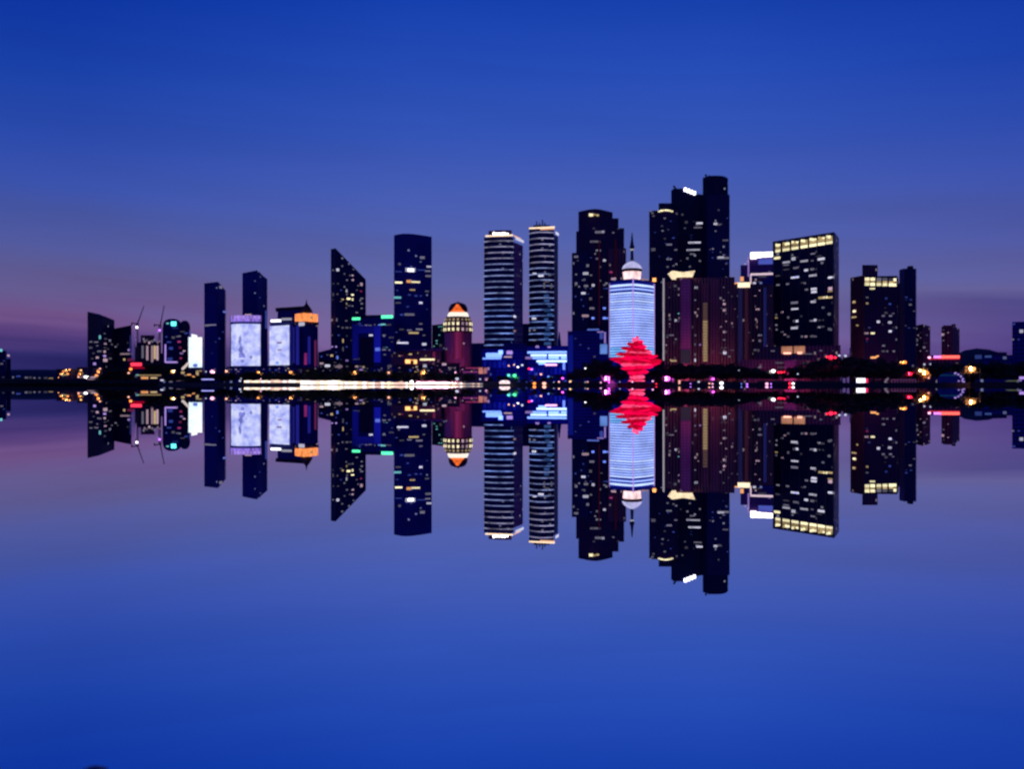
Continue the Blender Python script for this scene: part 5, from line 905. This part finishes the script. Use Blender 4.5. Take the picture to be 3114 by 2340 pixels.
# small lit screen kiosk in the grove
b = Bld('light_box', 'glaring white light box with a red right edge at the foot of the high grove', 'light box', 2620, 556)
box('screen', glow('light_box_white', (.93, .9, 1), 1.9, 0), X(2618, 556), 556, (Z(1151, 556)+Z(1165, 556))/2, 26/F*556, .8, Z(1151, 556)-Z(1165, 556), b.root); box('red_edge', glow('light_box_red', (.9, .02, .12), 1.1, 0), X(2636, 556), 556.1, (Z(1152, 556)+Z(1168, 556))/2, 7/F*556, .7, Z(1152, 556)-Z(1168, 556), b.root)
box('lower_screen', glow('light_box_low', (.93, .9, 1), 1.8, 0), X(2624, 556), 556, (Z(1165.2, 556)+Z(1168.5, 556))/2, 15/F*556, .8, Z(1165.2, 556)-Z(1168.5, 556), b.root)
box('base', concrete, X(2622, 556), 556.6, (GZ+Z(1168.8, 556))/2-.9, 34/F*556, 1.2, 1.9, b.root)
b = Bld('arch_gate', 'dim grey curved gateway and low violet fence near the water', 'gate', 2700, 552)
segs = []; 
for i in range(10): a = -1.1+i*.24; segs.append(((X(2705-14*math.cos(a-0), 552), 552, max(.3, Z(1168-14*math.sin(a)*1.4+3, 552)) if i else GZ), (X(2705-14*math.cos(a+.24), 552), 552, max(.3, Z(1168-14*math.sin(a+.24)*1.4+3, 552)))))
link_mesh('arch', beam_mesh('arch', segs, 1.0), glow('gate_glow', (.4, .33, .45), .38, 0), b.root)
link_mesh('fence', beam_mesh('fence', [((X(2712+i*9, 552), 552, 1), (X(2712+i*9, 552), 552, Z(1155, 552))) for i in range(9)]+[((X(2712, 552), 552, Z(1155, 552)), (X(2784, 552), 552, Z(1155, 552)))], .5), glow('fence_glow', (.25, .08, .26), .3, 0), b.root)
# orange lamps right
for px, py, D, k, w_, pw, lb in ((2739, 1102, 600, 'gold', 7, 0, 'golden lamp at the right end of the grove, left of its pair'), (2752, 1102, 600, 'orange', 10, 4000, 'orange lamp at the right end of the grove, right of its pair'), (2769, 1137, 560, 'red', 9, 4000, 'red lamp alone right of the grove'), (2826, 1088, 640, 'pink', 11, 0, 'pinkish red lamp left of the violet end of the light bar'), (2811, 1109, 600, 'dim', 8, 0, 'yellowish dim lamp under the pinkish red lamp'), (2829, 1108, 600, 'dim', 6, 0, 'faint lamp right of the yellowish dim lamp'), (2804, 1128, 556, 'gold', 10, 9000, 'golden lamp of the orange pair left of the blue dome'), (2818, 1135, 553, 'orange', 13, 14000, 'big orange lamp of the orange pair left of the blue dome'), (2824, 1150, 551, 'peach', 6, 0, 'small pale lamp below the big orange lamp')):
    lamp(px, py, D, k, w_, lb, power=pw, col=(1, .35, .08) if k != 'red' else (1, .05, .05))
lamp(2960, 1122, 528, 'warm', 13, 'tall street lamp with a strong orange glow on a curved arm at the right', power=16000, col=(1, .45, .1), arm=20, th=.55)
b = Bld('blue_dome', 'round blue-lit dome with a ring of violet lights at the right shore', 'dome', 2895, 540); q7 = lambda w_: w_/F*545
lathe('dome', [(q7(40), 0.4), (q7(40), Z(1160, 545)), (q7(37), Z(1150, 545)), (q7(30), Z(1140, 545)), (q7(18), Z(1134, 545)), (.3, Z(1132, 545))], glow('dome_blue', (.006, .012, .28), .16, 0, tex=.6, scale=.12), b.root, X(2893, 548), 548.0)
lathe('teal_band', [(q7(33.5), Z(1146, 545)), (q7(31), Z(1140.5, 545))], glow('dome_teal', (.01, .08, .18), .4, 0, tex=.6, scale=.3), b.root, X(2893, 548), 548.0)
for a in range(7):
    t_ = -.35+a*.27; box('ring_light', G['V'], X(2895+38*math.cos(t_), 540), 540.5, max(.5, Z(1168-34*math.sin(t_), 540)), 1.0, .6, 1.0, b.root)
for a in range(6):
    t_ = a*1.047; z_ = Z(1169-11*math.sin(t_), 539)
    if z_ > .4: box('ring_light', G['V'], X(2921+11*math.cos(t_), 539), 539, z_, .9, .5, .9, b.root)
b = Bld('pavilion_tent', 'dim green cone-shaped canopy at the right edge of the shore', 'canopy', 3082, 505)
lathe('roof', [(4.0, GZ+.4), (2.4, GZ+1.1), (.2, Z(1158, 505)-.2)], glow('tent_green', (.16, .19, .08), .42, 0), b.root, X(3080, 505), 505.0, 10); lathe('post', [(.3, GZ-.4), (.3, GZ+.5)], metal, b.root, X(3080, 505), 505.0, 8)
b = low('small building with violet light cut by the right edge of the picture', 3098, 3150, 515, 1143, 'navyblue', [(3108, 1150, 16, 10, 'V')]); b.put(3100, 1158, 12, 4, 'V', 'window', .5)
# distant shore lights, far left
b = Bld('far_pier', 'faint string of distant pale lamps on the dark coast at the far left', 'pier', 100, 1020)
b.block('deck', slab(P(-20, 1022), P(200, 1018), 6), 1153, concrete); b.face(P(-20, 1022), P(200, 1018))
b.wins([(10, 1148, 6, 5, 'w'), (40, 1148, 5, 7, 'w'), (56, 1145, 12, 4, 'b'), (80, 1149, 8, 6, 'w'), (92, 1149, 9, 7, 'w'), (105, 1150, 5, 4, 'w'), (120, 1150, 5, 4, 'w'), (139, 1150, 10, 6, 'w'), (155, 1151, 12, 3, 'y')], 'w')
b = Bld('embankment_wall', 'plain dark embankment wall along the left shore', 'wall', 200, 945)
b.block('wall', [P(-500, shoreD(-150)+2), P(484, shoreD(479)+.5), P(484, shoreD(479)+6), P(-500, shoreD(-150)+9)], 1156, plain('dark_stone', (.02, .02, .022), .9, .4, .2))

# shrubs added behind the strongest lamps; their lit leaves form the lamp halos
shrubleaf = leafmat('lamp_lit_leaves', (.12, .12, .10))  # paler than the tree leaves, so the lamp glow shows
shrubs = [leafcloud('crown', 420, 1, 1, 1, .13, 200+i, 7) for i in range(3)]
for me in shrubs: me.materials.append(shrubleaf)
for px, D_, py, hd, lb, pw in lit_shrubs:
    if pw < 2000: continue
    rad = min(5.2, 2.6+pw/6000); z = max(Z(py, D_), GZ+1.0)
    r_ = empty('small_tree', (X(px, D_), D_+rad*.7+1.2, GZ-.25), ' '.join(('shrub behind the '+lb).split()[:16]), 'shrub', 'leafy growth lit by strong lamps')
    link_mesh('trunk', beam_mesh('trunk', [((0, 0, 0), (.1, 0, z-GZ+.3))], .22), bark, r_, Vector((0, 0, 0)))
    o = bpy.data.objects.new('crown', rnd.choice(shrubs)); C.objects.link(o); o.parent = r_; o.location = (0, 0, z-GZ+.25); o.scale = (rad*1.15, rad*.8, min(rad, z-.3) if z < rad else rad); o.rotation_euler[2] = rnd.choice((0, 3.14))

# ------------------------------------------------------------------ red sculpture (plain stand-in: stacked leaning rings)
D = 600; b = Bld('ring_sculpture', 'huge glowing red sculpture of stacked rings rising between two dark tree belts', 'sculpture', 1936, D)
prof = [(1163, 24, 0), (1155, 15, -2), (1148, 22, 2), (1140, 17, -4), (1133, 30, 3), (1125, 30, -3), (1118, 47, 2), (1110, 45, -2), (1103, 66, 2), (1096, 77, -1), (1088, 55, 4), (1080, 58, -3), (1072, 38, 6), (1064, 42, -4), (1056, 24, 5), (1048, 25, -3), (1041, 10, 8), (1034, 10, -3), (1029, 4, 2)]
reds = [glow('sculpture_red', (1, .001, .07), 1.15, .15, 'AUTO', tex=.45, scale=.16), glow('sculpture_crimson', (.60, .001, .03), .95, .15, 'AUTO', tex=.5, scale=.18), glow('sculpture_pink', (1, .07, .20), 1.25, .15, 'AUTO', tex=.6, scale=.2)]
for i, (yy, hw, sh) in enumerate(prof):
    rx = hw/F*D; th = 1.05; me = bpy.data.meshes.new('ring'); bm = bmesh.new(); nn = 40; mm_ = 8; vsr = []
    tilt = rnd.uniform(-.13, .13); ta = rnd.uniform(0, 6.28); 
    for a in range(nn):
        ang = 2*math.pi*a/nn; row = []
        inner = rx*.55
        for j in range(mm_):
            ph = 2*math.pi*j/mm_; rad = (rx+inner)/2+(rx-inner)/2*math.cos(ph); z = th*math.sin(ph)*(1.15-.5*math.cos(ph))
            rad *= 1+.07*math.sin(7*ang+i*2.1)+.04*math.sin(16*ang+i); x_, y_ = rad*math.cos(ang), rad*math.sin(ang); row.append(bm.verts.new((x_, y_, z+tilt*(x_*math.cos(ta)+y_*math.sin(ta)))))
        vsr.append(row)
    for a in range(nn):
        for j in range(mm_): bm.faces.new((vsr[a][j], vsr[(a+1) % nn][j], vsr[(a+1) % nn][(j+1) % mm_], vsr[a][(j+1) % mm_]))
    bmesh.ops.recalc_face_normals(bm, faces=bm.faces); bm.to_mesh(me); bm.free(); smooth(me)
    m_ = reds[2] if i % 5 == 2 or i == 17 else reds[i % 2]
    link_mesh('ring', me, m_, b.root, Vector((sh*.25, 0, Z(yy, D)-GZ)))
lathe('core', [(3.2, GZ-.3), (4.0, Z(1130, D)), (8.5, Z(1100, D)), (7.5, Z(1080, D)), (3.5, Z(1050, D)), (.8, Z(1032, D))], reds[1], b.root, X(1936, D), float(D), 20)
lathe('plinth', [(7, GZ-.6), (6.4, GZ+.8)], concrete, b.root, X(1936, D), float(D), 24)
lathe('uplight_ring', [(5.6, GZ+.8), (5.5, GZ+1.5)], reds[2], b.root, X(1936, D), float(D), 24)

# ------------------------------------------------------------------ rock tip breaking the water at the camera's feet
me = bpy.data.meshes.new('rock'); bm = bmesh.new(); bmesh.ops.create_icosphere(bm, subdivisions=4, radius=1)
from mathutils import noise as mn
for v in bm.verts:
    p = v.co.copy(); k = 1+.22*mn.noise(p*1.6)+.08*mn.noise(p*5); v.co = Vector((p.x*.020*k, p.y*.018*k, p.z*.0075*k))
    if v.co.x > 0: v.co.z *= .75
bm.to_mesh(me); bm.free()
tag(link_mesh('rock', me, plain('wet_rock', (.02, .03, .08), .45, .4, 40), None, Vector((X(288, 1.375), 1.372, -.0005))), 'dark wet rock tip just breaking the water at the bottom edge', 'rock')
